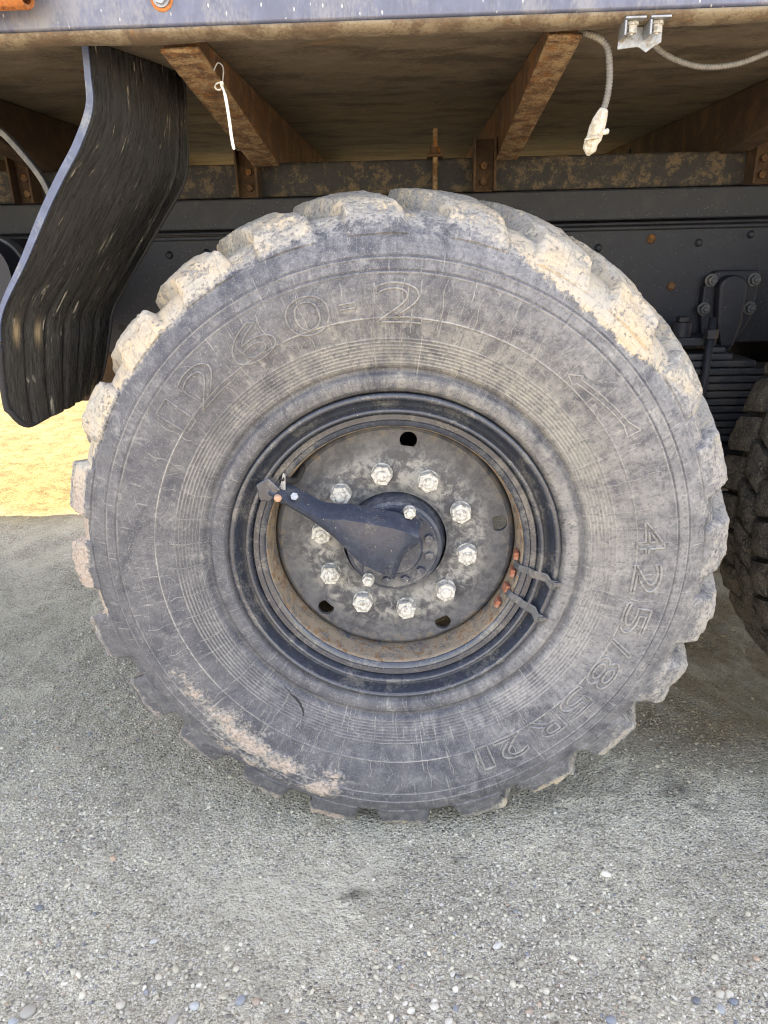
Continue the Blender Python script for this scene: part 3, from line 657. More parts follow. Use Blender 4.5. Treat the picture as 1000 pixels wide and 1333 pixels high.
def build_tyre(parent, detail=True, off=(0, 0, 0), na=1080):
    rs = np.r_[np.arange(.300, .345, .0015), np.arange(.345, .412, .00075), np.arange(.412, .427, .002), np.arange(.427, .436, .0006), np.arange(.437, .496, .003), np.arange(.496, .528, .0007), np.arange(.529, .590, .002), .590]
    if not detail: rs = np.arange(.300, .5901, .01)
    ys = tyre_y(rs)-ring_relief(rs)*(1 if detail else 0)
    crown = [(.590+.012*math.sin(PI*(y-.075)/.275), y) for y in np.linspace(.075, .35, 14)]
    back = [(r, .425-y) for r, y in zip(rs[::-1][::(4 if detail else 2)], tyre_y(rs)[::-1][::(4 if detail else 2)])]
    P = np.array(list(zip(rs, ys))+crown+back); m = len(P)
    A = np.arange(na)*2*PI/na
    R = P[None, :, 0]*np.ones((na, 1)); Yy = P[None, :, 1]*np.ones((na, 1)); AA = A[:, None]*np.ones((1, m))
    x = R*np.sin(AA); z = R*np.cos(AA)
    if detail:
        dd = side_disp(x, Yy, z, R)
        # shallow hatch grooves beneath the blocks
        band = np.exp(-((R-.54)/.010)**4); dd = dd+band*.0005*np.sin(AA*900/2)
        sidew = sst(.08, .02, Yy); Yy = Yy-dd*sidew*sst(.304, .325, R); R2 = R+dd*(1-sidew); x = R2*np.sin(AA); z = R2*np.cos(AA)
        # bulge above the ground
        Yy = Yy-bulge(AA-PI, R)*sst(.2, .04, Yy)
    V = np.stack([x, Yy, z], -1).reshape(-1, 3)
    I = (np.arange(na)[:, None]*m+np.arange(m-1)[None]); J = (((np.arange(na)+1) % na)[:, None]*m+np.arange(m-1)[None])
    F = np.stack([I, I+1, J+1, J], -1).reshape(-1, 4)
    mud, dust, pink, warm = mud_fields(V[:, 0], V[:, 1], V[:, 2])
    rr = np.tile(P[:, 0], na)
    rel = ring_relief(rr) if detail else 0*rr
    edge = np.clip(rel/.0016, 0, 1)*.7+np.exp(-((rr-.431)/.0012)**2)*.6*(.4+.6*vnoise(V[:, 0]*7, V[:, 1], V[:, 2]*7, 4))
    edge = edge*(tyre_edge_gate(V) if detail else 0)
    dust = dust-np.clip(-rel/.001, 0, 1)*.6-np.exp(-((rr-.343)/.004)**2)*.9
    uv = np.stack([np.repeat(A, m)*.45, rr+np.tile(P[:, 1], na)], -1)
    me = fast_mesh('tyre', V, F)
    return mobj('tyre', me, M['tyre'], parent, off, attrs={'film': film_field(V), 'mud': mud*(1 if detail else .3), 'dust': dust, 'pink': pink, 'warm': warm, 'edge': np.clip(edge, 0, 1)}, uv=uv)
def tyre_edge_gate(V): return .35+.65*sst(.35, .65, vnoise(V[:, 0]*14, V[:, 1]*14, V[:, 2]*14, 8))

def lug_mesh(ac, seed, inner=False, fine=True, muddy=1.):
    """one tread block following the shoulder and crown; ac = centre angle in degrees"""
    rs = np.random.RandomState(seed)
    top = np.array([(.5495, -.0010), (.557, -.0070), (.573, .002), (.586, .010), (.598, .0185), (.607, .0255), (.6125, .0310), (.6165, .041), (.6215, .070), (.625, .10), (.628, .13), (.630, .16), (.6315, .19), (.632, .215)])
    bot = np.array([(.549, .003), (.556, .004), (.562, .011), (.570, .022), (.576, .034), (.580, .042), (.583, .05), (.585, .06), (.588, .075), (.592, .10), (.596, .13), (.598, .16), (.60, .19), (.60, .21)])
    k = 3 if fine else 1; s0 = np.arange(len(top)); s1 = np.linspace(0, len(top)-1, (len(top)-1)*k+1)
    top = np.stack([np.interp(s1, s0, top[:, i]) for i in (0, 1)], -1); bot = np.stack([np.interp(s1, s0, bot[:, i]) for i in (0, 1)], -1)
    sh = np.interp(top[:, 1], [-.01, .03, .05, .10, .16, .215], [.6, 0, -.6, -4., -8.5, -11.])+rs.normal(0, .3)
    hw = np.interp(top[:, 1], [-.01, .01, .035, .07, .12, .16, .215], [5.3, 4.8, 4.3, 3.9, 3.7, 3.5, 3.2])
    hwb = hw+.9
    nu = 27 if fine else 5; u = np.linspace(-1, 1, nu); V = []; n = len(top)
    ch = np.clip((np.abs(u)-.92)/.08, 0, 1)
    T = []
    for i in range(n):
        a = np.radians(ac+sh[i]+u*hw[i]+rs.normal(0, .05)); r = top[i, 0]-ch*.0028; y = top[i, 1]+ch*(.002 if top[i, 1] < .04 else 0)
        T.append(np.stack([r*np.sin(a), y+0*a, r*np.cos(a)], -1))
    T = np.array(T)
    if fine:
        er = np.clip((np.abs(u)-.55)/.45, 0, 1)[None, :]; sh_ = np.exp(-((top[:, 1]-.032)/.012)**2)[:, None]
        q = T.reshape(-1, 3)
        wear = (sst(.42, .75, fbm(q[:, 0], q[:, 1], q[:, 2], 38, 3, seed+31)).reshape(n, nu)*np.maximum(er**2, sh_)*.0075).ravel()
        rn = np.hypot(q[:, 0], q[:, 2]); md = mud_fields(q[:, 0], q[:, 1], q[:, 2])[0]*muddy
        d = (fbm(q[:, 0], q[:, 1], q[:, 2], 45, 3, seed)-.5)*.0035+(fbm(q[:, 0], q[:, 1], q[:, 2], 170, 2, seed+7)-.5)*.0035*(.4+md)+sst(.45, .6, md)*.0015-wear+sst(.5, .8, md)*sst(.5, .7, fbm(q[:, 0], q[:, 1], q[:, 2], 90, 2, seed+3))*.002
        f = (rn+d)/rn; q[:, 0] *= f; q[:, 2] *= f; q[:, 1] -= d*.7*(q[:, 1] < .04); T = q.reshape(n, nu, 3)
    rows = []
    mid = 3 if fine else 1
    def side(ui, sgn):
        out = []
        for m_ in range(1, mid+1):
            t = m_/mid
            a = np.radians(ac+sh+u[ui]*(hw*(1-t)+hwb*t)); r = (top[:, 0]-.0028)*(1-t)+bot[:, 0]*t; y = top[:, 1]*(1-t)+bot[:, 1]*t
            out.append(np.stack([r*np.sin(a), y, r*np.cos(a)], -1))
        return out
    Ls = side(0, -1)[::-1]; Rs = side(nu-1, 1)
    G = np.concatenate([np.array(Ls).transpose(1, 0, 2), T, np.array(Rs).transpose(1, 0, 2)], 1)  # n x (nu+2mid)
    w = G.shape[1]; V = G.reshape(-1, 3)
    I = (np.arange(n-1)[:, None]*w+np.arange(w-1)[None]).ravel(); F = np.stack([I, I+1, I+w+1, I+w], -1)
    # end wall at the centre of the tread
    e = G[-1].copy(); rr = np.hypot(e[:, 0], e[:, 2]); e[:, 0] *= .598/rr; e[:, 2] *= .598/rr; e[:, 1] += .006
    V = np.concatenate([V, e]); b = n*w; J = np.arange(w-1)
    F = np.concatenate([F, np.stack([(n-1)*w+J, (n-1)*w+J+1, b+J+1, b+J], -1)])
    if not inner:
        a_ = np.arctan2(V[:, 0], V[:, 2]); r_v = np.hypot(V[:, 0], V[:, 2]); k_ = 1-.013*np.clip(np.cos(a_), 0, 1)*sst(.565, .61, r_v)*sst(.12, .03, V[:, 1])/.61+.016*sst(.05, -.4, np.cos(a_))*sst(.565, .61, r_v)*sst(.12, .03, V[:, 1])/.61
        V[:, 0] *= k_; V[:, 2] *= k_
    if not inner: aa = np.abs(np.arctan2(V[:, 0], V[:, 2]))-PI; V[:, 1] -= bulge(aa, np.hypot(V[:, 0], V[:, 2]))*sst(.2, .04, V[:, 1])
    if inner: V[:, 1] = .425-V[:, 1]; F = F[:, ::-1]
    return V, F
def add_lug(parent, ac, seed, inner=False, fine=True, mat=None, own=False, wear=None):
    V, F = lug_mesh(ac, seed, inner, fine)
    mud, dust, pink, warm = mud_fields(V[:, 0], V[:, 1], V[:, 2])
    r = np.hypot(V[:, 0], V[:, 2]); rs = np.random.RandomState(seed)
    edge = (sst(.606, .612, r)*sst(.624, .616, r)*sst(.06, .03, V[:, 1]))*.5
    if own: mud = mud*0+.3; edge = edge*0; dust = dust*0+.3
    a = np.arctan2(V[:, 0], V[:, 2]); uv = np.stack([a*.6, r+V[:, 1]], -1)
    me = fast_mesh('tread_block', V, F)
    o = mobj('tread_block', me, mat or M['tyre'], parent, attrs={'film': film_field(V), 'mud': mud, 'dust': dust+.1, 'pink': pink, 'warm': warm, 'edge': edge}, uv=uv)
    me.set_sharp_from_angle(angle=rad(50))
    return o
wheel = empty('wheel', (0, 0, .6), truck)
build_tyre(wheel)
for i in range(24): add_lug(wheel, -1.8+15*i, 100+i)
for i in range(24): add_lug(wheel, -1.8+15*i-7.5*0+4, 200+i, inner=True, fine=True)

# raised marks on the sidewall: lettering, arrow, oval, mould lines
def pol(a, r, lift=0.):
    a = (a+180) % 360-180; x, z, y = r*math.sin(rad(a)), r*math.cos(rad(a)), float(tyre_y(r)-0*ring_relief(np.array(r)))
    d = float(side_disp(np.array([x]), np.array([y]), np.array([z]), np.array([r]))[0])
    return (x, y-lift-d-float(bulge(abs(rad(a))-PI, r)), z)
def mark_attrs(V, e):
    mud, dust, pink, warm = mud_fields(V[:, 0], V[:, 1], V[:, 2])
    return {'film': film_field(V), 'mud': mud, 'dust': dust, 'pink': pink, 'warm': warm, 'edge': np.full(len(V), e)*(.5+.5*vnoise(V[:, 0]*25, V[:, 1], V[:, 2]*25, 3))}
def mark(name, m, parent, e):
    V = np.array(m.V); r = np.hypot(V[:, 0], V[:, 2]); a = np.arctan2(V[:, 0], V[:, 2])
    return mo(name, m.V, m.F, M['tyre'], parent, smooth=True, attrs=mark_attrs(V, e), uv=np.stack([a*.45, r], -1))
def glyph(ch, ac, r0, hgt, wid, tube=.0009, shear=0.):
    cu = bpy.data.curves.new('t', 'FONT'); cu.body = ch; cu.size = 1; cu.fill_mode = 'NONE'; cu.bevel_depth = 0; cu.resolution_u = 5
    ob = bpy.data.objects.new('t', cu); COL.objects.link(ob); dg = bpy.context.evaluated_depsgraph_get(); dg.update()
    me = bpy.data.meshes.new_from_object(ob.evaluated_get(dg)); bpy.data.objects.remove(ob)
    v = np.array([q.co[:2] for q in me.vertices]); E = [tuple(e.vertices) for e in me.edges]
    adj = {}
    for a, b in E: adj.setdefault(a, []).append(b); adj.setdefault(b, []).append(a)
    lo, hi = v.min(0), v.max(0); seen = set(); loops = []
    for s in adj:
        if s in seen: continue
        lp = [s]; seen.add(s); cur = s
        while True:
            nx_ = [q for q in adj[cur] if q not in seen]
            if not nx_: break
            cur = nx_[0]; seen.add(cur); lp.append(cur)
        loops.append(lp)
    m = MB()
    for lp in loops:
        P = []
        for i, q in enumerate(lp):
            a, b = v[q], v[lp[(i+1) % len(lp)]]; d = np.hypot(*(b-a)); kk = max(1, int(d/.09))
            for j in range(kk): P.append(a+(b-a)*j/kk)
        P.append(P[0]); out = []
        for p in P:
            fx = (p[0]-lo[0])/(hi[0]-lo[0])-.5; fy = (p[1]-lo[1])/(hi[1]-lo[1]) if ch not in '-.' else .5+(p[1]-(lo[1]+hi[1])/2)/.7
            r = r0+fy*hgt; a = ac+math.degrees((fx*wid+shear*(fy-.5)*hgt)/(r0+hgt/2)); out.append(pol(a, r, .0006))
        m.tube(out, tube, 6, caps=False)
    bpy.data.curves.remove(cu); bpy.data.meshes.remove(me)
    return m
for ch, a, w_g in (('4', 83.7, .050), ('2', 93.8, .052), ('5', 104.2, .052), ('/', 112.2, .022), ('8', 120., .054), ('5', 130.1, .052), ('R', 140., .054), ('2', 150.0, .050), ('1', 157.0, .018)):
    mark('raised_character', glyph(ch, a, .430, .047, w_g*1.2, .0024), wheel, .55)
for ch, a, w_g in (('2', 2.2, .076), ('-', -8.2, .026), ('0', -16.5, .070), ('6', -29.5, .078), ('2', -43, .074), ('1', -52.5, .03)):
    mark('raised_character', glyph(ch, a, .424, .060, w_g, .0018), wheel, .65 if a > 0 else .40)
for ch, a in zip('SOP.', (-22.0, -20.6, -19.2, -18.1)):
    mark('raised_character', glyph(ch, a, .408, .009, .008 if ch != '.' else .002, .0006), wheel, .4)
m = MB()
arr = [(-.5, 0), (-.36, .5), (-.36, .2), (.36, .2), (.5, .55), (.5, -.55), (.36, -.2), (-.36, -.2), (-.36, -.5), (-.5, 0)]
q = []
for i in range(len(arr)-1):
    for j in range(8):
        t = j/8; x = arr[i][0]*(1-t)+arr[i+1][0]*t; y = arr[i][1]*(1-t)+arr[i+1][1]*t
        q.append(pol(50+x*19, .455+.025*x+y*.022, .0002))
m.tube(q+[q[0]], .0015, 6, caps=False); mark('raised_arrow', m, wheel, .8)
m = MB()
for k_, (aa, bb) in enumerate(((3.1, .021), (2.6, .017))):
    m.tube([pol(-125+aa*math.cos(t), .474+bb*math.sin(t), .0002) for t in np.linspace(0, 2*PI, 40)], .0007, 6, caps=False)
mark('raised_oval', m, wheel, .4)
m = MB(); rs_ = np.random.RandomState(3)
for a in np.arange(-180, 180, 7.35):
    a = a+rs_.uniform(-1, 1)
    for r0, r1, p in ((.347, .405, .8), (.432, .462+.035*rs_.rand(), .75), (.405, .431, .6), (.347, .36+.05*rs_.rand(), .5)):
        if rs_.rand() < p: m.tube([pol(a+.25*math.sin(j), r0+(r1-r0)*j/7, .0001) for j in range(8)], .0008, 5, caps=False)
for k_ in range(70):
    a = rs_.uniform(-180, 180); r0 = rs_.uniform(.40, .49); L_ = rs_.uniform(.01, .045); th = rs_.uniform(0, PI); cur = rs_.normal(0, .4)
    q = []
    for j in range(6):
        s_ = (j/5-.5)*L_; r1 = r0+s_*math.sin(th+cur*j/5)
        q.append(pol(a+math.degrees(s_*math.cos(th+cur*j/5)/r0), min(max(r1, .35), .53), -.0001))
    m.tube(q, .00045, 4, caps=False)
tag(mark('mould_lines', m, wheel, .75), kind='stuff')
# crack-like gouge at lower left of the sidewall
m = MB(); m.tube([pol(a, r, .0) for a, r in ((-141, .352), (-144.5, .358), (-148, .364), (-150.5, .376), (-151.5, .392))], [.0005, .0018, .0024, .002, .0006], 8)
V = np.array(m.V); mo('gouge', m.V, m.F, M['dark'], wheel, smooth=True)

# rim rings
def ringobj(name, prof, mat, parent, a0=0, a1=360, n=220, solid=0):
    V = []; m = len(prof); full = a1-a0 >= 360; nn = n if full else n+1
    for k in range(nn):
        a = rad(a0+(a1-a0)*k/n)
        for r, y in prof: V.append((r*math.sin(a), y, r*math.cos(a)))
    F = [(k*m+i, k*m+i+1, ((k+1) % nn)*m+i+1, ((k+1) % nn)*m+i) for k in range(nn if full else n) for i in range(m-1)]
    if not full: F += [tuple(range(m-1, -1, -1)), tuple((nn-1)*m+i for i in range(m))]
    return mo(name, V, F, mat, parent, auto=35)
def arcp(c, R, a0, a1, n): return [(c[0]+R*math.cos(rad(a0+(a1-a0)*i/(n-1))), c[1]+R*math.sin(rad(a0+(a1-a0)*i/(n-1)))) for i in range(n)]
ringobj('side_ring', [(.300, .04)]+arcp((.2990, .004), .0055, 0, -170, 9)+[(.2925, .008), (.2905, .014), (.2875, .020), (.2830, .0235), (.2785, .0245)], M['rim'], wheel)
ringobj('lock_ring', [(.2795, .0245), (.2785, .021), (.2765, .0150)]+arcp((.2722, .0125), .0042, 0, -165, 7)+[(.2672, .0175), (.2665, .0225), (.2662, .03)], M['rim'], wheel, -59, 298, 220)
ringobj('rim_base', [(.2672, .030), (.2655, .0245), (.2630, .0225), (.2540, .0235), (.2528, .0255), (.2516, .0240), (.2450, .0262), (.2425, .0285), (.2408, .0330)], M['rim'], wheel)
ringobj('rim_well', [(.2412, .031), (.2395, .033), (.238, .040), (.2375, .052), (.235, .062), (.2335, .078), (.2335, .095), (.236, .13), (.255, .20), (.27, .34)], M['rimrust'], wheel)

# wheel disc with hand holes
def disc():
    cu = bpy.data.curves.new('d', 'CURVE'); cu.dimensions = '2D'; cu.fill_mode = 'BOTH'; cu.extrude = .004; cu.bevel_depth = .0012
    def circ(cx, cz, R, n, k=1.):
        s = cu.splines.new('POLY'); s.points.add(n-1); s.use_cyclic_u = True
        for i in range(n):
            a = 2*PI*i/n; s.points[i].co = (cx+R*math.cos(a), cz+R*math.sin(a), 0, 1)
    circ(0, 0, .2215, 160); circ(0, 0, .1015, 96)
    for i in range(5):
        a = rad(8.1+72*i); circ(.203*math.sin(a), .203*math.cos(a), .0172, 32)
    ob = bpy.data.objects.new('d', cu); COL.objects.link(ob); dg = bpy.context.evaluated_depsgraph_get(); dg.update()
    me = bpy.data.meshes.new_from_object(ob.evaluated_get(dg)); bpy.data.objects.remove(ob); bpy.data.curves.remove(cu)
    me.transform(Matrix.Rotation(PI/2, 4, 'X')); me.transform(Matrix.Translation((0, .087, 0)))
    bm = bmesh.new(); bm.from_mesh(me)
    V = MB().lathe([(.2213, .0825), (.2250, .0835), (.2290, .087), (.2320, .094), (.2338, .105)], 160)
    vs = [bm.verts.new(v) for v in V.V]
    for f in V.F: bm.faces.new([vs[i] for i in f])
    bm.to_mesh(me); bm.free(); me.materials.clear()
    return mobj('wheel_disc', me, M['disc'], wheel, auto=35)
disc()
ringobj('seat_ring', [(.192, .0822), (.185, .0812), (.168, .0785), (.118, .0785), (.110, .0795), (.104, .0815)], M['disc'], wheel)
for i in range(10):
    a = rad(-8.6+36*i); x, z = .1415*math.sin(a), .1415*math.cos(a)
    ln = hexbolt((x, .0785, z), (0, -1, 0), .0345, .019, .0105, .004, .0200, rot=random.uniform(0, 1)).o('lug_nut', M['nut'], wheel, auto=30)
# hub
ringobj('hub', [(.0985, .12), (.0985, .092), (.094, .086), (.0925, .062), (.090, .055), (.0845, .052), (.083, .048), (.0815, .046), (.0795, .046), (.074, .048), (.055, .047), (.05, .040), (.0001, .040)], M['hub'], wheel)
for i in range(12):
    a = rad(-17+30*i); hexbolt((.0685*math.sin(a), .0475, .0685*math.cos(a)), (0, -1, 0), .0155, .008, rot=i).o('hub_bolt', M['hub'], wheel, auto=30)
for x, z in ((.030, .083-.004), (-.050, -.058)):
    hexbolt((x, .036, z), (0, -1, 0), .0200, .012, .006, .004, .0115).o('guard_bolt', M['nut'], wheel, auto=30)
# two-lobed plate the guard is bolted to
MB().prism([(-.005, .045), (.048, .05), (.040, .083), (.030, .094), (.020, .088)][::-1], .037, .041).o('guard_plate', M['hub'], wheel, bevel=.001)
MB().prism([(-.058, -.020), (.0, -.03), (-.038, -.062), (-.050, -.072), (-.060, -.062)][::-1], .037, .041).o('guard_plate', M['hub'], wheel, bevel=.001)
# air hose guard: folded sheet from the rim to the hub
cols = [(-.222, .138, .112, .004), (-.190, .121, .098, .004), (-.160, .103, .079, .003), (-.132, .087, .058, .001), (-.108, .086, .040, -.004), (-.088, .088, .020, -.010), (-.060, .084, -.010, -.012), (-.030, .077, -.028, -.010), (.0, .069, -.045, -.006), (.018, .062, None, -.004), (.046, .048, None, -.002)]
V = []; F = []
lows = {9: (.012, .0, .0), 10: (.051, .026, 0)}
for i, (x, zt, zb, y) in enumerate(cols):
    if zb is None: zb = (.004 if i == 9 else .026)
    V += [(x+.004, y+.034, zt+.010), (x+.001, y+.016, zt+.002), (x, y, zt-.008), (x, y+.001, (zt*2+zb)/3), (x-.0, y+.004, (zt+2*zb)/3), (x, y+.012, zb)]
for i in range(len(cols)-1): F += [(i*6+k, i*6+k+1, i*6+6+k+1, i*6+6+k) for k in range(5)]
gd = mo('hose_guard', V, F, M['guard'], wheel, auto=22, solid=.003, bevel=.0015)
hexp = MB().lathe([(.0001, -.006), (.0045, -.0055), (.0068, -.003), (.0072, 0)], 20, (-.206, .003, .118)); hexp.o('rivet', M['copper'], gd, smooth=True)
# hinge block on the rim and hose end behind the guard
MB().prism([(-.245, .142), (-.222, .155), (-.200, .132), (-.222, .108), (-.240, .112)][::-1], .006, .030).o('guard_hinge', M['rim'], wheel, bevel=.003)
MB().tube(smooth_path([(-.20, .02, .150), (-.188, .035, .140), (-.178, .06, .135), (-.17, .085, .15)], 5), .006, 10).o('air_hose', M['dark'], wheel, smooth=True)
MB().prism([(-.205, .128), (-.196, .160), (-.192, .158), (-.194, .128)][::-1], .018, .021).o('hose_clip', M['zinc'], wheel)
hexbolt((-.176, .010, .118), (0, -.9, .4), .013, .008).o('guard_bolt', M['zinc'], wheel, auto=30)
# two steel straps over the lock ring, rust-red wheel weights
for ac in (98.2, 112.4):
    pr = [(.230, .050), (.2365, .030), (.243, .026), (.252, .024), (.262, .0125), (.275, .010), (.285, .006), (.292, -.0045), (.300, -.0045), (.3055, .0)]
    V = []
    for j, (r, y) in enumerate(pr):
        for k in range(5): a = rad(ac+(k-2)*.85+(1.2 if j > 6 else 0)+j*.12); V.append((r*math.sin(a), y-.001, r*math.cos(a)))
    F = [(j*5+k, (j+1)*5+k, (j+1)*5+k+1, j*5+k+1) for j in range(len(pr)-1) for k in range(4)]
    s_ = mo('valve_strap', V, F, M['strap'], wheel, smooth=True, solid=.0022, bevel=.0005)
    a = rad(ac+1.6); MB().box(-.007, .007, -.0055, .003, -.004, .004).o('buckle', M['strap'], s_, bevel=.001).location = (.303*math.sin(a), -.004, .303*math.cos(a))
for ac in (94.0, 103, 111.8, 120.6):
    V = MB().box(-.0075, .0075, -.011, .013, -.0045, .0045); o = V.o('wheel_weight', M['brick'], wheel, bevel=.002)
    a = rad(ac); o.location = (.2315*math.sin(a), .050, .2315*math.cos(a)); o.rotation_euler = (random.uniform(-.1, .1), rad(ac), random.uniform(-.15, .15))

# second wheel at the right edge of the frame
def tyre2_mat():
    t = NT('dirty_brown_rubber'); o = t.co(); n2 = t.noise(30, 7, .7, .4, o); n3 = t.noise(190, 5, .7, 0, o)
    c = t.mix(t.rng(n2, .35, .65), (.035, .033, .031), (.11, .095, .078)); c = t.mix(t.rng(n3, .52, .66, 0, .8), c, (.24, .205, .165))
    return t.fin(c, .9, t.ma('ADD', n2, t.ma('MULTIPLY', n3, .7)), 1., .006, 0, .3)
M['tyre2'] = tyre2_mat()
w2 = empty('wheel', (1.372, 0, .6), truck)
def tyre2():
    A = np.arange(240)*2*PI/240; rs = np.array([.30, .32, .34, .38, .42, .46, .50, .53, .555, .575, .585])
    P = [(r, float(tyre_y(r))) for r in rs]+[(.606, y) for y in np.linspace(.06, .365, 10)]+[(r, .425-float(tyre_y(r))) for r in rs[::-1]]
    MB().lathe(P, 240).o('tyre', M['tyre2'], w2, smooth=True)
    # three rows of offset blocks
    for row, (y0, y1, sk) in enumerate(((.018, .135, 2.), (.147, .215, -2.), (.227, .295, 2.), (.307, .408, -2.))):
        for i in range(44):
            ac = i*8.182+row*4.1; hw_ = 3.5; V = []; nu, nw = 7, 6; rs_ = np.random.RandomState(1000+row*50+i)
            for j in range(nw):
                t = j/(nw-1); y = y0+(y1-y0)*t
                for k in range(nu):
                    u_ = k/(nu-1)*2-1; e = max(abs(u_)**14, abs(t*2-1)**14)
                    r = .634-.007*e-(.010 if (row == 0 and t < .2) or (row == 3 and t > .8) else 0)+rs_.normal(0, .0016)
                    a = rad(ac+sk*(t-.5)+u_*hw_); V.append((r*math.sin(a), y, r*math.cos(a)))
            b = len(V)
            per = [k for k in range(nu)]+[j*nu+nu-1 for j in range(1, nw)]+[(nw-1)*nu+k for k in range(nu-2, -1, -1)]+[j*nu for j in range(nw-2, 0, -1)]
            for q_ in per: x, y, z = V[q_]; f = .604/math.hypot(x, z); V.append((x*f, y, z*f))
            F = [(j*nu+k, j*nu+k+1, (j+1)*nu+k+1, (j+1)*nu+k) for j in range(nw-1) for k in range(nu-1)]
            n = len(per); F += [(per[i_], b+i_, b+(i_+1) % n, per[(i_+1) % n]) for i_ in range(n)]
            if 180 <= ac % 360 <= 360 or row in (0,): mo('tread_block', V, F, M['tyre2'], w2, auto=42)
tyre2()
w2['label'] = 'second wheel with brown dirty blocky tread at the right edge'
ringobj('rim', [(.300, .04), (.304, .006), (.297, -.001), (.288, .012), (.268, .030), (.242, .031), (.235, .06), (.232, .10), (.0001, .10)], M['rimrust'], w2)

# wheels of the far side: inner faces only
for x in (0, 1.39):
    w3 = empty('wheel', (x, 2.45, .6), truck)
    P = [(.28, -.40), (.32, -.42), (.45, -.445), (.54, -.43), (.60, -.39), (.618, -.36), (.618, -.06), (.60, -.03), (.45, .03), (.30, 0)]
    m = MB().lathe(P, 96); m.o('tyre', M['tyre2'], w3, auto=40)
    m = MB().lathe([(.30, -.40), (.27, -.38), (.25, -.20), (.20, -.15), (.0001, -.15)], 64); m.o('rim', M['dark'], w3, auto=40)
    m = MB()
    for i in range(36):
        for y0, y1, o_ in ((-.39, -.25, 0), (-.24, -.10, 5)):
            a0, a1 = rad(i*10+o_-3.7), rad(i*10+o_+3.7); b = len(m.V)
            m.add([(r*math.sin(a), y, r*math.cos(a)) for r in (.60, .638) for a in (a0, a1) for y in (y0, y1)], [(0, 1, 3, 2), (4, 6, 7, 5), (0, 4, 5, 1), (2, 3, 7, 6), (0, 2, 6, 4), (1, 5, 7, 3)])
    m.o('tread', M['tyre2'], w3)['kind'] = 'stuff'

# --- lamp bracket, conduit
m = MB().prism([(.3395, 1.4255), (.3395, 1.398), (.368, 1.4005), (.372, 1.399), (.381, 1.393), (.393, 1.401), (.402, 1.405), (.402, 1.4265)][::-1][::-1], .030, .033)
lb = m.o('lamp_bracket', M['zinc'], truck, bevel=.001)
for x0, x1 in ((.339, .368), (.374, .4025)):
    m = MB().box(x0, x1, -.006, .033, 1.4275, 1.4305); m.box(x0, x0+.003, -.004, .029, 1.408, 1.427); m.o('bracket_tab', M['zinc'], lb, bevel=.001)
for x in (.353, .388): hexbolt((x, .012, 1.427), (0, 0, -1), .0125, .010, .003, .002, .009).o('bolt', M['nut'], lb, auto=30)
def corrugated(P, R, n=7, pitch=.0045):
    P = smooth_path(P, n*3); out = []; rr = []; 
    # resample
    L_ = [0]
    for i in range(1, len(P)): L_.append(L_[-1]+(P[i]-P[i-1]).length)
    N_ = int(L_[-1]/(pitch/4))
    for i in range(N_+1):
        s_ = L_[-1]*i/N_; k = min(np.searchsorted(L_, s_, 'right')-1, len(P)-2); t = (s_-L_[k])/(L_[k+1]-L_[k]+1e-9)
        out.append(P[k].lerp(P[k+1], t)); rr.append(R*(1+.13*math.sin(2*PI*s_/pitch)))
    return MB().tube(out, rr, 10)
corrugated([(.39, .06, 1.425), (.412, .09, 1.413), (.44, .10, 1.400), (.472, .10, 1.389), (.50, .10, 1.3855), (.531, .10, 1.387), (.56, .10, 1.393), (.60, .10, 1.408), (.66, .09, 1.436)], .0042).o('conduit', M['conduit'], truck, smooth=True)
# thin wire loops under the rail, left of the tie
MB().tube(smooth_path([(-.262, .05, 1.392), (-.254, .048, 1.402), (-.247, .05, 1.396), (-.250, .052, 1.378)], 6), .0012, 6).o('wire_end', M['conduit'], truck, smooth=True)

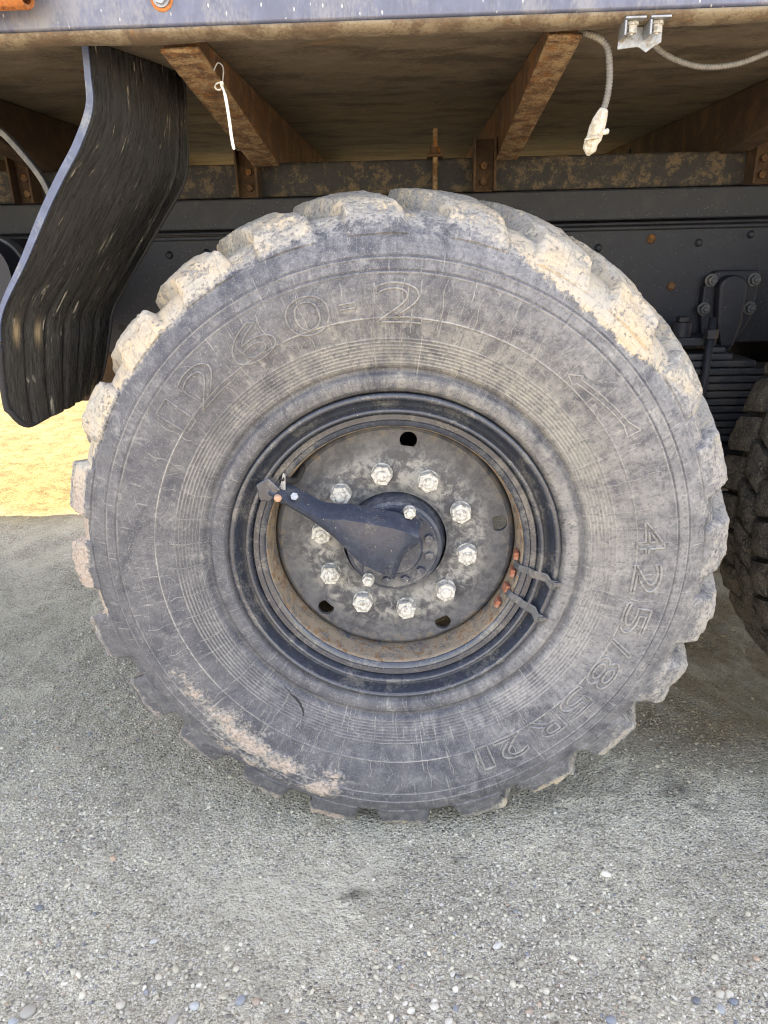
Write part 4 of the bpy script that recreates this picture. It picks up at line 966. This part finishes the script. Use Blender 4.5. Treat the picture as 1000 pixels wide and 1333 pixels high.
# --- things that hang from the truck
hc = tag(empty('hanging_cable', (.325, .05, 1.43)), 'short corrugated grey cable hanging from the rail, its plug wrapped in white tape', 'cable')
hz = Vector((-.325, -.05, -1.43))
o = corrugated([Vector(p)+hz for p in [(.292, .075, 1.432), (.312, .058, 1.422), (.328, .05, 1.408), (.3345, .05, 1.385), (.3365, .05, 1.36), (.3345, .05, 1.338), (.330, .05, 1.322)]], .0048); o.o('conduit', M['conduit'], hc, smooth=True)
P = [Vector(p)+hz for p in [(.3315, .05, 1.325), (.330, .05, 1.320), (.327, .05, 1.310), (.323, .05, 1.298), (.319, .05, 1.286), (.316, .05, 1.279), (.314, .05, 1.270), (.311, .05, 1.262)]]
m = MB().tube(P, [.006, .0082, .0105, .0125, .012, .0105, .0105, .003], 18)
V = np.array(m.V); d = (fbm(V[:, 0]*1, V[:, 1], V[:, 2], 120, 3, 7)-.5)*.006; cc = V.mean(0); V[:, 0] += d; V[:, 1] += d*.6
tp = mo('taped_plug', V, m.F, M['tape'], hc, smooth=True)
mo('tape_end', *(lambda b: (b.V, b.F))(MB().tube([Vector(p)+hz for p in [(.320, .044, 1.288), (.330, .042, 1.292), (.3385, .043, 1.294), (.340, .043, 1.294)]], [.003, .0036, .0042, .002], 8)), M['tape'], tp, smooth=True)
mo('tape_end', *(lambda b: (b.V, b.F))(MB().tube([Vector(p)+hz for p in [(.304, .042, 1.283), (.313, .037, 1.285), (.324, .037, 1.286)]], [.0015, .0028, .0028], 8)), M['tape'], tp, smooth=True)

ct = tag(empty('cable_tie', (-.25, .05, 1.37)), 'white plastic cable tie dangling from the left rusty cross beam', 'cable tie')
hz = Vector((.25, -.05, -1.37)); V = []; F = []
P = smooth_path([Vector(p)+hz for p in [(-.2515, .046, 1.372), (-.2475, .046, 1.362), (-.2455, .047, 1.345), (-.2440, .048, 1.322), (-.2430, .049, 1.300), (-.2412, .05, 1.284)]], 6)
for i, p in enumerate(P):
    w = .0024 if i > 6 else .0018
    if i == len(P)-1: w = .0012
    for a, b in ((-1, -1), (1, -1), (1, 1), (-1, 1)): V.append(p+Vector((a*w, b*.0009, 0)))
for i in range(len(P)-1): F += [(i*4+k, i*4+(k+1) % 4, i*4+4+(k+1) % 4, i*4+4+k) for k in range(4)]
F += [(0, 1, 2, 3), tuple(len(V)-4+k for k in range(4))]
mo('strap', V, F, M['white'], ct, bevel=.0003)
MB().tube([Vector((-.2565+.006*math.cos(t), .052+.004*math.sin(t*1), 1.372+.0055*math.sin(t)))+hz for t in np.linspace(0, 2*PI, 20)], .0013, 8, caps=False).o('loop', M['tape'], ct, smooth=True)
MB().box(-.0032, .0022, -.006, .0, .0015, .0075).o('head', M['tape'], ct, bevel=.001)
